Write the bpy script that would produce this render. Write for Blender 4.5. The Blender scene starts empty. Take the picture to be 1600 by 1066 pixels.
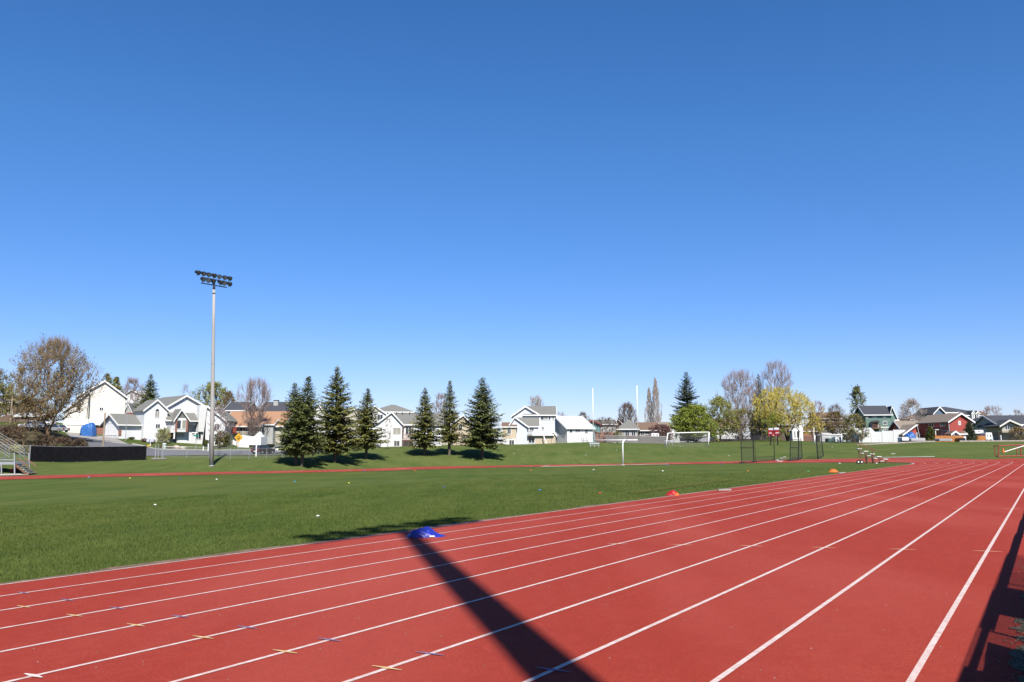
import bpy, bmesh, math, random
import numpy as np
from mathutils import Vector, Matrix
R_ = math.radians
scene = bpy.context.scene
COL = scene.collection
# ------------------------------------------------------------------ camera model
F = 1291.0; CU, CV = 800.0, 533.0; HCAM = 1.6; HOR = 697.0
PITCH = math.atan((HOR - CV) / F)
cP, sP = math.cos(PITCH), math.sin(PITCH)
def ray(u, v):
    a = (u - CU) / F; b = (CV - v) / F
    y = cP - b * sP
    return a / y, (sP + b * cP) / y          # X per metre of Y, Z per metre of Y
def P(u, v, Y):
    a, b = ray(u, v)
    return Vector((a * Y, Y, HCAM + b * Y))
def pxm(Y): return Y / F
cam = bpy.data.cameras.new('camera'); camo = bpy.data.objects.new('camera', cam); COL.objects.link(camo)
cam.sensor_width = 22.3; cam.lens = F / 1600 * 22.3; cam.clip_end = 9000; cam.clip_start = 0.05
camo.location = (0, 0, HCAM); camo.rotation_euler = (math.pi / 2 + PITCH, 0, 0)
scene.camera = camo
# ------------------------------------------------------------------ track frame
TH = math.atan((1640 - CU) / F * cP)
sT, cT = math.sin(TH), math.cos(TH)
LANE = 1.1875; LAT10 = 0.925; LAT0 = LAT10 + 10 * LANE; R0 = 36.5; SC = 100.0; LC = LAT0 + R0; RO = R0 + 8 * LANE + 0.7
def sl(x, y): return x * sT + y * cT, -x * cT + y * sT
def xy(s, l): return s * sT - l * cT, s * cT + l * sT
TL = [-60, 0, 12.8, 23, 49, 70, 86, 300]; TZ = [0.0, 0, -.378, -.70, -1.42, -1.9, -2.2, -2.2]
def zin(s, l):
    z = np.interp(l, TL, TZ)
    t = min(max((112 - s) / 75, 0), 1); t = t * t * (3 - 2 * t)
    w = min(max((l - 40) / 46, 0), 1)
    dz = 0.0
    if s > SC and l > 4:                                 # the far bend is banked: its outer edge lies higher
        r = math.hypot(s - SC, l - LC); e = min((s - SC) / 20, 1); e = e * e * (3 - 2 * e)
        dz = .42 * min(max((r - R0) / (RO - R0), 0), 1) * e * (1 - .6 * min(max((l - 25) / 40, 0), 1)) * min((l - 4) / 12, 1)
    return float(z) + 0.55 * t * w + dz
def zxy(x, y): return zin(*sl(x, y))
def yout(u):
    a = TH - math.atan((u - CU) / F * cP)
    ca = math.cos(TH - a)
    if u > 1560: return 112.0
    d = math.hypot(SC, LC); ph = math.atan2(LC, SC)
    per = d * math.sin(ph - a); pr = d * math.cos(ph - a)
    if abs(per) < RO:
        r = pr + math.sqrt(RO * RO - per * per)
        if r * math.cos(a) >= SC: return r * ca
    if a > .1: return (LAT0 + 2 * R0 + 8 * LANE + .7) / math.sin(a) * ca
    return 112.0
PROF = {
 -700: [(95,722),(112,700),(130,670),(155,660),(250,650),(500,675),(3000,695)],
 -150: [(103,722),(110,714),(128,676),(152,664),(250,655),(500,676),(3000,695)],
 0: [(101,728),(107,721),(114,711),(131,674),(155,664),(250,655),(500,677),(3000,695)],
 60: [(106,728),(112,720.7),(120,712),(134,681),(158,664),(250,655),(500,680),(3000,695)],
 100: [(110,728),(116,720.3),(128,706),(147,685),(172,677),(250,662),(500,684),(3000,695)],
 150: [(114,727),(119,719.5),(128,711),(152,690),(178,679.5),(250,668),(500,686),(3000,695)],
 200: [(117,727),(122,718),(130,712),(155,692),(178,680.5),(250,672),(500,688),(3000,695)],
 240: [(119,727),(125,716.5),(131,713),(151,702),(165,693),(185,682),(260,676),(500,690),(3000,695)],
 330: [(118,728),(128,716.3),(134,712.5),(155,704.5),(170,697),(200,691),(300,687),(500,692),(3000,696)],
 440: [(131,727),(139,713.5),(145,711.5),(160,706),(174,701),(200,697),(300,692),(500,693),(3000,696)],
 540: [(146,721),(158,708),(166,706),(176,702),(190,699),(260,694),(500,695),(3000,696)],
 640: [(152,724),(160,712),(170,702),(182,697.5),(200,696),(260,694),(500,695),(3000,696)],
 760: [(160,718),(170,706),(182,697),(200,695),(260,693),(500,695),(3000,696)],
 840: [(164,718),(178,702),(192,693.5),(210,694),(260,693),(500,695),(3000,696)],
 920: [(164,717),(180,699),(192,690.5),(204,690.5),(230,692),(500,695),(3000,696)],
 1040: [(164,716),(182,699),(205,694.5),(240,692),(300,692),(500,695),(3000,696)],
 1200: [(155,713),(182,699),(215,692),(270,687),(320,687),(500,692),(3000,696)],
 1340: [(141,711),(168,698),(195,691.5),(260,691),(500,694),(3000,696)],
 1450: [(128,709),(148,698),(168,690.5),(190,690.5),(260,691),(500,694),(3000,696)],
 1600: [(122,709),(145,697),(166,689.5),(190,690),(260,691),(500,694),(3000,696)],
 2400: [(122,709),(145,697),(166,689.5),(190,690),(260,691),(500,694),(3000,696)],
}
PU = sorted(PROF)
PT = {}
for _u in PU:
    PT[_u] = ([p[0] for p in PROF[_u]], [HCAM + ray(_u, p[1])[1] * p[0] for p in PROF[_u]])
def G(x, y):
    if y < 30: return zxy(x, y)
    u = min(max(CU + F * x / y / cP, -700), 2400)      # pitch-corrected enough near the horizon
    yo = yout(u)
    if y <= yo + .6: return zxy(x, y)
    i = 0
    while i < len(PU) - 2 and PU[i + 1] < u: i += 1
    a, b = PU[i], PU[i + 1]; t = (u - a) / (b - a)
    def zc(c):
        ys, zs = PT[c]
        if y < ys[0]:
            yc = min(yo, ys[0] - 2); k = (y - yc) / (ys[0] - yc)
            return zxy(x, y) * (1 - k) + zs[0] * k
        return float(np.interp(y, ys, zs))
    zp = zc(a) * (1 - t) + zc(b) * t
    k = min((y - yo - .6) / 7.0, 1); k = k * k * (3 - 2 * k)
    return zxy(x, y) * (1 - k) + zp * k
def GP(u, Y):                                            # ground point in column u at depth Y
    a = (u - CU) / F * cP; x = a * Y
    return Vector((x, Y, G(x, Y)))
def HIT(u, v, y0=3.0, y1=400.0):                         # where the pixel's ray meets the ground
    a, b = ray(u, v); y = y0; st = .25
    while y < y1:
        if HCAM + b * y < G(a * y, y) - 1e-4: break
        y += st; st = max(.25, y * .01)
    lo, hi = max(y - st, .5), y
    for _ in range(30):
        m = (lo + hi) / 2
        if HCAM + b * m < G(a * m, m): hi = m
        else: lo = m
    return Vector((a * hi, hi, G(a * hi, hi)))
# ------------------------------------------------------------------ materials
def nt(m): return m.node_tree.nodes, m.node_tree.links
MATS = {}
KA = .76
def mat(name, col, rough=.7, var=.15, scale=3.0, bump=0.0, bscale=40.0, metal=0.0, siding=0.0, col2=None, transl=0.0, alpha=1.0, spec=.3, detail=4):
    if name in MATS: return MATS[name]
    ka = 1.0 if transl else KA
    col = tuple(c * ka for c in col); col2 = tuple(c * ka for c in col2) if col2 else None
    m = bpy.data.materials.new(name); m.use_nodes = True; MATS[name] = m
    N, L = nt(m); bs = N['Principled BSDF']
    bs.inputs['Roughness'].default_value = rough; bs.inputs['Metallic'].default_value = metal
    bs.inputs['Specular IOR Level'].default_value = spec
    tc = N.new('ShaderNodeTexCoord'); nz = N.new('ShaderNodeTexNoise')
    nz.inputs['Scale'].default_value = scale; nz.inputs['Detail'].default_value = detail
    L.new(tc.outputs['Object'], nz.inputs['Vector'])
    mp = N.new('ShaderNodeMapRange'); mp.inputs[1].default_value = .3; mp.inputs[2].default_value = .7
    L.new(nz.outputs['Fac'], mp.inputs[0])
    mx = N.new('ShaderNodeMix'); mx.data_type = 'RGBA'
    c2 = col2 if col2 else tuple(min(1, c * (1 + var)) for c in col)
    c1 = col if col2 else tuple(c * (1 - var) for c in col)
    mx.inputs[6].default_value = (*c1, 1); mx.inputs[7].default_value = (*c2, 1)
    L.new(mp.outputs[0], mx.inputs[0]); out = mx.outputs[2]
    if siding:
        sx = N.new('ShaderNodeSeparateXYZ'); L.new(tc.outputs['Object'], sx.inputs[0])
        mu = N.new('ShaderNodeMath'); mu.operation = 'DIVIDE'; mu.inputs[1].default_value = siding; L.new(sx.outputs[2], mu.inputs[0])
        fr = N.new('ShaderNodeMath'); fr.operation = 'FRACT'; L.new(mu.outputs[0], fr.inputs[0])
        bp = N.new('ShaderNodeBump'); bp.inputs['Strength'].default_value = .9; bp.inputs['Distance'].default_value = siding * .12
        L.new(fr.outputs[0], bp.inputs['Height']); L.new(bp.outputs[0], bs.inputs['Normal'])
    elif bump:
        n2 = N.new('ShaderNodeTexNoise'); n2.inputs['Scale'].default_value = bscale; n2.inputs['Detail'].default_value = 3
        L.new(tc.outputs['Object'], n2.inputs['Vector'])
        bp = N.new('ShaderNodeBump'); bp.inputs['Strength'].default_value = bump; bp.inputs['Distance'].default_value = .02
        L.new(n2.outputs['Fac'], bp.inputs['Height']); L.new(bp.outputs[0], bs.inputs['Normal'])
    L.new(out, bs.inputs['Base Color'])
    o = N['Material Output']
    last = bs.outputs[0]
    if transl:
        tr = N.new('ShaderNodeBsdfTranslucent'); L.new(out, tr.inputs[0])
        ms = N.new('ShaderNodeMixShader'); ms.inputs[0].default_value = transl
        L.new(last, ms.inputs[1]); L.new(tr.outputs[0], ms.inputs[2]); last = ms.outputs[0]
    if alpha < 1:
        tp = N.new('ShaderNodeBsdfTransparent'); ms = N.new('ShaderNodeMixShader'); ms.inputs[0].default_value = alpha
        L.new(tp.outputs[0], ms.inputs[1]); L.new(last, ms.inputs[2]); last = ms.outputs[0]
    L.new(last, o.inputs[0])
    return m
# ------------------------------------------------------------------ mesh builder
class MB:
    def __init__(self): self.v = []; self.f = []
    def add(self, vs, fs):
        o = len(self.v); self.v.extend([tuple(p) for p in vs]); self.f.extend([tuple(i + o for i in f) for f in fs]); return self
    def box(self, c, size, rz=0.0):
        hx, hy, hz = size[0] / 2, size[1] / 2, size[2] / 2; ca, sa = math.cos(rz), math.sin(rz); vs = []
        for z in (-hz, hz):
            for x, y in ((-hx, -hy), (hx, -hy), (hx, hy), (-hx, hy)):
                vs.append((c[0] + x * ca - y * sa, c[1] + x * sa + y * ca, c[2] + z))
        return self.add(vs, [(3,2,1,0),(4,5,6,7),(0,1,5,4),(1,2,6,5),(2,3,7,6),(3,0,4,7)])
    def bar(self, a, b, w, h=None, up=(0, 0, 1)):
        a, b = Vector(a), Vector(b); d = (b - a).normalized(); h = h or w
        s = d.cross(Vector(up))
        if s.length < 1e-4: s = d.cross(Vector((1, 0, 0)))
        s.normalize(); t = s.cross(d).normalized(); vs = []
        for p in (a, b):
            for i, j in ((-1, -1), (1, -1), (1, 1), (-1, 1)): vs.append(p + s * (w / 2 * i) + t * (h / 2 * j))
        return self.add(vs, [(3,2,1,0),(4,5,6,7),(0,1,5,4),(1,2,6,5),(2,3,7,6),(3,0,4,7)])
    def tube(self, pts, r, n=8, cap=True):
        pts = [Vector(p) for p in pts]; k = len(pts)
        if not isinstance(r, (list, tuple)): r = [r] * k
        o = len(self.v)
        for i, p in enumerate(pts):
            d = (pts[min(i + 1, k - 1)] - pts[max(i - 1, 0)]).normalized()
            s = d.cross(Vector((0, 0, 1)) if abs(d.z) < .9 else Vector((1, 0, 0))).normalized(); t = s.cross(d)
            for j in range(n):
                a = 2 * math.pi * j / n; self.v.append(tuple(p + (s * math.cos(a) + t * math.sin(a)) * r[i]))
        for i in range(k - 1):
            for j in range(n):
                a, b = o + i * n + j, o + i * n + (j + 1) % n; self.f.append((a, b, b + n, a + n))
        if cap:
            self.f.append(tuple(o + j for j in range(n))[::-1]); self.f.append(tuple(o + (k - 1) * n + j for j in range(n)))
        return self
    def prism(self, poly, fn, d0, d1):                    # poly in 2D, fn(a, b, depth) -> 3D
        n = len(poly); vs = [fn(a, b, d0) for a, b in poly] + [fn(a, b, d1) for a, b in poly]
        fs = [tuple(range(n)), tuple(range(2 * n - 1, n - 1, -1))] + [(i, i + n, (i + 1) % n + n, (i + 1) % n) for i in range(n)]
        return self.add(vs, fs)
    def build(self, name, mats, parent=None, smooth=False, origin=None, fix=True):
        me = bpy.data.meshes.new(name)
        o = Vector(origin) if origin is not None else (parent_loc(parent) if parent else Vector((0, 0, 0)))
        V = np.array(self.v, dtype=np.float64) - np.array(o)
        me.from_pydata(V.tolist(), [], self.f)
        for m in (mats if isinstance(mats, (list, tuple)) else [mats]): me.materials.append(m)
        if fix and len(self.f) < 4000:
            bm = bmesh.new(); bm.from_mesh(me); bmesh.ops.recalc_face_normals(bm, faces=bm.faces); bm.to_mesh(me); bm.free()
        if smooth: me.polygons.foreach_set('use_smooth', [True] * len(me.polygons))
        me.update()
        ob = bpy.data.objects.new(name, me); COL.objects.link(ob)
        if parent: ob.parent = parent
        else: ob.location = o
        return ob
def parent_loc(p):
    l = Vector((0, 0, 0))
    while p: l = l + p.location; p = p.parent
    return l
def tag(o, label=None, cat=None, group=None, kind=None):
    if label: o['label'] = label
    if cat: o['category'] = cat
    if group: o['group'] = group
    if kind: o['kind'] = kind
    return o
def thing(name, loc, label, cat, group=None):
    o = bpy.data.objects.new(name, None); COL.objects.link(o); o.location = loc; o.empty_display_size = .3
    return tag(o, label, cat, group)
def struct(o): return tag(o, kind='structure')
def dup(o, parent=None):
    c = o.copy(); COL.objects.link(c)
    if parent: c.parent = parent
    for ch in list(o.children): dup(ch, c)
    return c
# ------------------------------------------------------------------ palette
white_paint = mat('white_paint', (.78, .78, .77), .55, .06, 2)
white_siding = mat('white_siding', (.74, .75, .76), .6, .05, 1.2, siding=.2)
cream_siding = mat('cream_siding', (.72, .69, .63), .65, .06, 1.2, siding=.2)
pale_blue_siding = mat('pale_blue_siding', (.62, .65, .70), .6, .05, 1.2, siding=.2)
beige_siding = mat('beige_siding', (.50, .46, .38), .65, .07, 1.2, siding=.2)
tan_siding = mat('tan_siding', (.55, .46, .34), .65, .07, 1.2, siding=.2)
grey_siding = mat('grey_siding', (.40, .40, .39), .65, .07, 1.2, siding=.2)
red_siding = mat('red_siding', (.38, .075, .06), .6, .08, 1.2, siding=.22)
green_siding = mat('green_siding', (.13, .21, .175), .6, .07, 1.2, siding=.2)
teal_siding = mat('teal_siding', (.16, .34, .34), .6, .07, 1.2, siding=.2)
navy_siding = mat('navy_siding', (.11, .15, .22), .6, .08, 1.2, siding=.2)
brown_siding = mat('brown_siding', (.15, .10, .075), .7, .1, 1.2, siding=.2)
brick = mat('brick', (.26, .12, .085), .8, .3, 9)
pale_brick = mat('pale_brick', (.42, .38, .33), .8, .25, 9)
roof_grey = mat('roof_grey', (.17, .17, .155), .85, .22, 6, bump=.4, bscale=12)
roof_dark = mat('roof_dark', (.055, .058, .068), .85, .25, 6, bump=.4, bscale=12)
roof_brown = mat('roof_brown', (.16, .105, .075), .85, .22, 6, bump=.4, bscale=12)
roof_tan = mat('roof_tan', (.215, .175, .14), .85, .2, 6, bump=.4, bscale=12)
roof_cedar = mat('roof_cedar', (.33, .185, .11), .85, .22, 6, bump=.4, bscale=12)
roof_pale = mat('roof_pale', (.50, .52, .53), .75, .1, 6, bump=.3, bscale=12)
glass = mat('window_glass', (.035, .045, .055), .08, .3, .8, spec=.6)
blind = mat('window_blind', (.30, .29, .24), .4, .1, 1, spec=.5)
dark_wood = mat('dark_wood', (.11, .045, .03), .7, .2, 4)
red_wood = mat('red_wood', (.22, .05, .035), .7, .2, 4)
orange_wood = mat('orange_wood', (.42, .17, .05), .7, .2, 3)
grey_wood = mat('grey_wood', (.19, .17, .155), .8, .2, 3)
pole_wood = mat('pole_wood', (.32, .24, .17), .85, .2, 5)
galv = mat('galvanised_steel', (.45, .46, .47), .45, .12, 6, metal=.5)
alum = mat('aluminium', (.62, .63, .65), .4, .08, 6, metal=.55)
concrete = mat('concrete', (.40, .385, .36), .85, .15, 4, bump=.3, bscale=30)
conc_pole = mat('concrete_pole', (.36, .345, .325), .8, .1, 5, bump=.2, bscale=60)
black_metal = mat('black_metal', (.018, .018, .02), .5, .2, 6)
dark_housing = mat('dark_housing', (.012, .013, .016), .6, .2, 6)
lamp_glass = mat('lamp_glass', (.10, .11, .13), .1, .15, 6, spec=.7)
rust_metal = mat('rust_red_metal', (.26, .05, .04), .55, .2, 6)
brown_metal = mat('brown_metal', (.17, .085, .045), .6, .2, 6)
screen_black = mat('screen_black', (.008, .008, .010), .95, .3, 2, spec=.1)
chain_mesh = mat('chain_link_mesh', (.36, .37, .38), .5, .1, 8, alpha=.10)
dark_net = mat('dark_net', (.03, .035, .035), .8, .1, 8, alpha=.30)
pale_net = mat('pale_net', (.6, .6, .6), .8, .1, 8, alpha=.10)
slat_mesh = mat('slat_mesh', (.17, .165, .16), .8, .25, 5, alpha=.85)
bark = mat('bark', (.11, .085, .065), .9, .25, 6)
bark_warm = mat('bark_warm', (.20, .115, .065), .9, .25, 6)
bark_pale = mat('bark_pale', (.30, .25, .22), .9, .2, 6)
twig_brown = mat('twig_brown', (.14, .095, .07), .9, .2, 1)
twig_plum = mat('twig_plum', (.30, .22, .20), .9, .2, 1)
twig_pale = mat('twig_pale', (.40, .34, .29), .9, .2, 1)
black_rubber = mat('black_rubber', (.015, .015, .016), .8, .2, 9)
asphalt = mat('asphalt', (.13, .13, .14), .9, .12, 1.5, bump=.3, bscale=60)
# ------------------------------------------------------------------ world + sun
SUN_EL = R_(47.0)
_sa, _sb = HIT(856, 1040, 3, 40), HIT(643, 839, 3, 40)      # two points of the pole shadow give its direction
_sd = Vector((_sb.x - _sa.x, _sb.y - _sa.y)).normalized(); SD = (_sd.x, _sd.y)
w = bpy.data.worlds.new('World'); scene.world = w; w.use_nodes = True
N, L = w.node_tree.nodes, w.node_tree.links
sky = N.new('ShaderNodeTexSky'); sky.sky_type = 'NISHITA'; sky.sun_disc = False
sky.sun_elevation = SUN_EL; sky.sun_rotation = math.atan2(-SD[0], -SD[1]); sky.altitude = 600
sky.air_density = 1.0; sky.dust_density = .3; sky.ozone_density = 2.5
hs = N.new('ShaderNodeHueSaturation'); hs.inputs['Saturation'].default_value = 1.20
tint = N.new('ShaderNodeMix'); tint.data_type = 'RGBA'; tint.blend_type = 'MULTIPLY'; tint.inputs[0].default_value = 1; tint.inputs[7].default_value = (.88, .945, 1.11, 1)
wtc = N.new('ShaderNodeTexCoord'); wsx = N.new('ShaderNodeSeparateXYZ'); L.new(wtc.outputs['Generated'], wsx.inputs[0])
wmr = N.new('ShaderNodeMapRange'); wmr.inputs[1].default_value = 0.0; wmr.inputs[2].default_value = .34; wmr.inputs[3].default_value = 1; wmr.inputs[4].default_value = 0; L.new(wsx.outputs[2], wmr.inputs[0])
low = N.new('ShaderNodeMix'); low.data_type = 'RGBA'; low.blend_type = 'MULTIPLY'; low.inputs[7].default_value = (.83, .775, .90, 1); L.new(wmr.outputs[0], low.inputs[0]); L.new(tint.outputs[2], low.inputs[6])
L.new(sky.outputs[0], tint.inputs[6]); L.new(low.outputs[2], hs.inputs['Color']); L.new(hs.outputs[0], N['Background'].inputs[0])
N['Background'].inputs[1].default_value = .0735
sun = bpy.data.lights.new('sun', 'SUN'); sun.energy = 5.0; sun.angle = R_(.53); sun.color = (1, .95, .87)
suno = bpy.data.objects.new('sun', sun); COL.objects.link(suno); suno.location = (30, -60, 80)
dv = Vector((SD[0] * math.cos(SUN_EL), SD[1] * math.cos(SUN_EL), -math.sin(SUN_EL)))
suno.rotation_euler = dv.to_track_quat('-Z', 'Y').to_euler()
scene.view_settings.view_transform = 'Standard'; scene.view_settings.look = 'None'
scene.view_settings.exposure = 0.93; scene.view_settings.gamma = 1.0
# ------------------------------------------------------------------ ground sheet
rng = np.random.default_rng(3)
azs = list(np.arange(-60, 60.01, .4)) + list(np.arange(66, 300, 6.0))
azs = [R_(a) for a in azs]
rs = [.4, 1.2, 2.2] + list(np.arange(3, 130, 1.3)) + list(np.arange(130, 262, 1.8)) + [270, 285, 305, 335, 380, 450, 560, 800, 1300, 2200, 4500]
gv = [(0, 0, -.03)]; gz = [0.0]; gt = [0.0]
for a in azs:
    for r in rs:
        x, y = r * math.sin(a), r * math.cos(a)
        gv.append((x, y, G(x, y) - .03))
        u = CU + F * x / max(y, 1) / cP
        bank = 0.0
        if y > 117 and u < 140 and gv[-1][2] > -.9:          # planted slope above the dark screen
            bank = max(0, min(1, (140 - u) / 30)) * min(1, max(0, (165 - y) / 10))
        if 1120 < u < 1420 and y > 262: bank = 1.0
        gz.append(bank)
        s_, l_ = sl(x, y); dd_ = math.hypot(max(s_ - SC, 0), l_ - LC) if l_ > 0 else 99; gt.append(1.0 if (dd_ < R0 + 5 and s_ > -80) else 0.0)
gf = []; nr = len(rs); na = len(azs)
for i in range(na):
    j = (i + 1) % na; A, B = 1 + i * nr, 1 + j * nr
    gf.append((0, A, B)[::-1])
    for k in range(nr - 1): gf.append((A + k, A + k + 1, B + k + 1, B + k)[::-1])
me = bpy.data.meshes.new('ground'); me.from_pydata(gv, [], gf)
at = me.attributes.new('bank', 'FLOAT', 'POINT'); at.data.foreach_set('value', gz); at2 = me.attributes.new('turf', 'FLOAT', 'POINT'); at2.data.foreach_set('value', gt)
me.polygons.foreach_set('use_smooth', [True] * len(me.polygons)); me.update()
ground = bpy.data.objects.new('ground', me); COL.objects.link(ground); struct(ground)
def grass_mat(name, blades=False):
    m = bpy.data.materials.new(name); m.use_nodes = True; N, L = nt(m); bs = N['Principled BSDF']
    bs.inputs['Roughness'].default_value = .85; bs.inputs['Specular IOR Level'].default_value = .02
    geo = N.new('ShaderNodeNewGeometry')
    def noise(scale, det=4, stretch=None):
        nz = N.new('ShaderNodeTexNoise'); nz.inputs['Scale'].default_value = scale; nz.inputs['Detail'].default_value = det
        if stretch:
            mp = N.new('ShaderNodeMapping'); mp.inputs['Rotation'].default_value = (0, 0, TH); mp.inputs['Scale'].default_value = stretch
            L.new(geo.outputs['Position'], mp.inputs[0]); L.new(mp.outputs[0], nz.inputs['Vector'])
        else: L.new(geo.outputs['Position'], nz.inputs['Vector'])
        mr = N.new('ShaderNodeMapRange'); mr.inputs[1].default_value = .34; mr.inputs[2].default_value = .66
        L.new(nz.outputs['Fac'], mr.inputs[0]); return mr.outputs[0]
    def mix(f, a, b):
        mx = N.new('ShaderNodeMix'); mx.data_type = 'RGBA'
        if isinstance(f, float): mx.inputs[0].default_value = f
        else: L.new(f, mx.inputs[0])
        for s, c in ((6, a), (7, b)):
            if isinstance(c, tuple): mx.inputs[s].default_value = (c[0] * KA, c[1] * KA, c[2] * KA, 1)
            else: L.new(c, mx.inputs[s])
        return mx.outputs[2]
    c = mix(noise(.22, 5), (.066, .108, .026), (.104, .146, .040))
    c = mix(noise(2.6, 5), c, mix(.5, c, (.130, .158, .046)))
    c = mix(noise(.8, 7), mix(.42, c, (.040, .072, .017)), c)
    c = mix(noise(3.2, 4), mix(.30, c, (.040, .070, .017)), c)
    st = noise(1.0, 6, (1.7, .22, 1))
    c = mix(st, mix(.46, c, (.040, .072, .017)), c)
    st2 = noise(1.0, 4, (.55, .07, 1))
    c = mix(st2, c, mix(.45, c, (.150, .168, .055)))
    d = noise(.055, 3, (1, 2.2, 1))
    sm = N.new('ShaderNodeMath'); sm.operation = 'MULTIPLY'; sm.inputs[1].default_value = .45; L.new(d, sm.inputs[0])
    c = mix(sm.outputs[0], c, (.150, .158, .052))
    fine = noise(26.0, 3)
    c = mix(fine, mix(.30, c, (.055, .085, .022)), c)
    if blades:
        bk = N.new('ShaderNodeMix'); bk.data_type = 'RGBA'; bk.blend_type = 'MULTIPLY'; bk.inputs[0].default_value = 1; bk.inputs[7].default_value = (.95, .98, .86, 1); L.new(c, bk.inputs[6]); c = bk.outputs[2]
    else:
        a2 = N.new('ShaderNodeAttribute'); a2.attribute_name = 'turf'
        dk = N.new('ShaderNodeMix'); dk.data_type = 'RGBA'; dk.blend_type = 'MULTIPLY'; dk.inputs[7].default_value = (.90, .93, .82, 1); L.new(a2.outputs['Fac'], dk.inputs[0]); L.new(c, dk.inputs[6]); c = dk.outputs[2]
        an = N.new('ShaderNodeAttribute'); an.attribute_name = 'bank'
        soil = mix(noise(.9, 6), (.075, .055, .035), (.15, .115, .075))
        soil = mix(noise(.45, 5), soil, (.055, .06, .025))
        c = mix(an.outputs['Fac'], c, soil)
        n2 = N.new('ShaderNodeTexNoise'); n2.inputs['Scale'].default_value = 9; n2.inputs['Detail'].default_value = 6
        L.new(geo.outputs['Position'], n2.inputs['Vector'])
        bp = N.new('ShaderNodeBump'); bp.inputs['Strength'].default_value = .9; bp.inputs['Distance'].default_value = .10
        L.new(n2.outputs['Fac'], bp.inputs['Height']); L.new(bp.outputs[0], bs.inputs['Normal'])
    L.new(c, bs.inputs['Base Color'])
    return m
grass_m = grass_mat('grass_ground'); ground.data.materials.append(grass_m)
# ------------------------------------------------------------------ red running track
def track_mat():
    m = bpy.data.materials.new('track_rubber'); m.use_nodes = True; N, L = nt(m); bs = N['Principled BSDF']
    bs.inputs['Roughness'].default_value = .8; bs.inputs['Specular IOR Level'].default_value = .03
    geo = N.new('ShaderNodeNewGeometry')
    def noise(scale, det, lo, hi, stretch=None):
        nz = N.new('ShaderNodeTexNoise'); nz.inputs['Scale'].default_value = scale; nz.inputs['Detail'].default_value = det
        if stretch:
            mp = N.new('ShaderNodeMapping'); mp.inputs['Rotation'].default_value = (0, 0, TH); mp.inputs['Scale'].default_value = stretch
            L.new(geo.outputs['Position'], mp.inputs[0]); L.new(mp.outputs[0], nz.inputs['Vector'])
        else: L.new(geo.outputs['Position'], nz.inputs['Vector'])
        mr = N.new('ShaderNodeMapRange'); mr.inputs[1].default_value = lo; mr.inputs[2].default_value = hi
        L.new(nz.outputs['Fac'], mr.inputs[0]); return mr.outputs[0]
    def mix(f, a, b, fac=None):
        mx = N.new('ShaderNodeMix'); mx.data_type = 'RGBA'; L.new(f, mx.inputs[0])
        for s, c in ((6, a), (7, b)):
            if isinstance(c, tuple): mx.inputs[s].default_value = (c[0] * KA, c[1] * KA, c[2] * KA, 1)
            else: L.new(c, mx.inputs[s])
        return mx.outputs[2]
    c = mix(noise(.5, 5, .3, .7), (.335, .044, .026), (.405, .059, .036))
    c = mix(noise(1.0, 5, .35, .75, (2.5, .12, 1)), c, (.39, .068, .048))
    c = mix(noise(6.0, 6, .38, .70), c, (.320, .044, .030))
    c = mix(noise(45, 4, .42, .66), c, (.290, .040, .028))
    c = mix(noise(.12, 6, .45, .75, (2.0, .5, 1)), c, (.44, .095, .072))
    g = noise(170, 2, .30, .62)
    c = mix(g, (.21, .026, .017), c)
    c = mix(noise(210, 1, .70, .74), c, (.50, .18, .15))
    c = mix(noise(33, 2, .74, .77), c, (.07, .025, .02))
    L.new(c, bs.inputs['Base Color'])
    n2 = N.new('ShaderNodeTexNoise'); n2.inputs['Scale'].default_value = 190; n2.inputs['Detail'].default_value = 2
    L.new(geo.outputs['Position'], n2.inputs['Vector'])
    bp = N.new('ShaderNodeBump'); bp.inputs['Strength'].default_value = .55; bp.inputs['Distance'].default_value = .004
    L.new(n2.outputs['Fac'], bp.inputs['Height']); L.new(bp.outputs[0], bs.inputs['Normal'])
    return m
track_m = track_mat()
tb = MB()
def strip(mb, pts_a, pts_b):
    o = len(mb.v); mb.v.extend([tuple(p) for p in pts_a] + [tuple(p) for p in pts_b]); n = len(pts_a)
    for i in range(n - 1): mb.f.append((o + i, o + n + i, o + n + i + 1, o + i + 1))
def q(s, l, dz=0.0):
    x, y = xy(s, l); return (x, y, zin(s, l) + dz)
lats = [-.75] + [LAT10 + LANE * k for k in range(11)]
S = list(np.arange(-60, 100.1, 4))
for a, b in zip(lats[:-1], lats[1:]):
    if a < 0 < b:
        strip(tb, [q(s, a) for s in S], [q(s, 0) for s in S]); strip(tb, [q(s, 0) for s in S], [q(s, b) for s in S])
    else: strip(tb, [q(s, a) for s in S], [q(s, b) for s in S])
NA = 120
angs = [R_(-90 + 180 * i / NA) for i in range(NA + 1)]
def rp(r, a, dz=0.0):
    s, l = SC + r * math.cos(a), LC + r * math.sin(a); x, y = xy(s, l); return (x, y, zin(s, l) + dz)
rads = [R0 + LANE * k for k in range(9)] + [RO]
for a, b in zip(rads[:-1], rads[1:]): strip(tb, [rp(b, t) for t in angs], [rp(a, t) for t in angs])
# far straight
latsf = [LC + r for r in rads]; S2 = list(np.arange(100, -60.1, -4))
for a, b in zip(latsf[:-1], latsf[1:]): strip(tb, [q(s, b) for s in S2], [q(s, a) for s in S2])
# chute beyond the bend
def lo(s): return min(LC - math.sqrt(max(RO * RO - (s - SC) ** 2, 0)), 7.0)
S3 = list(np.linspace(100, 131, 16))
strip(tb, [q(s, -.75, .002) for s in S3], [q(s, 0, .002) for s in S3]); strip(tb, [q(s, 0, .002) for s in S3], [q(s, lo(s) + .05, .002) for s in S3])
track = tb.build('running_track', track_m, fix=False); struct(track)
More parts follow.
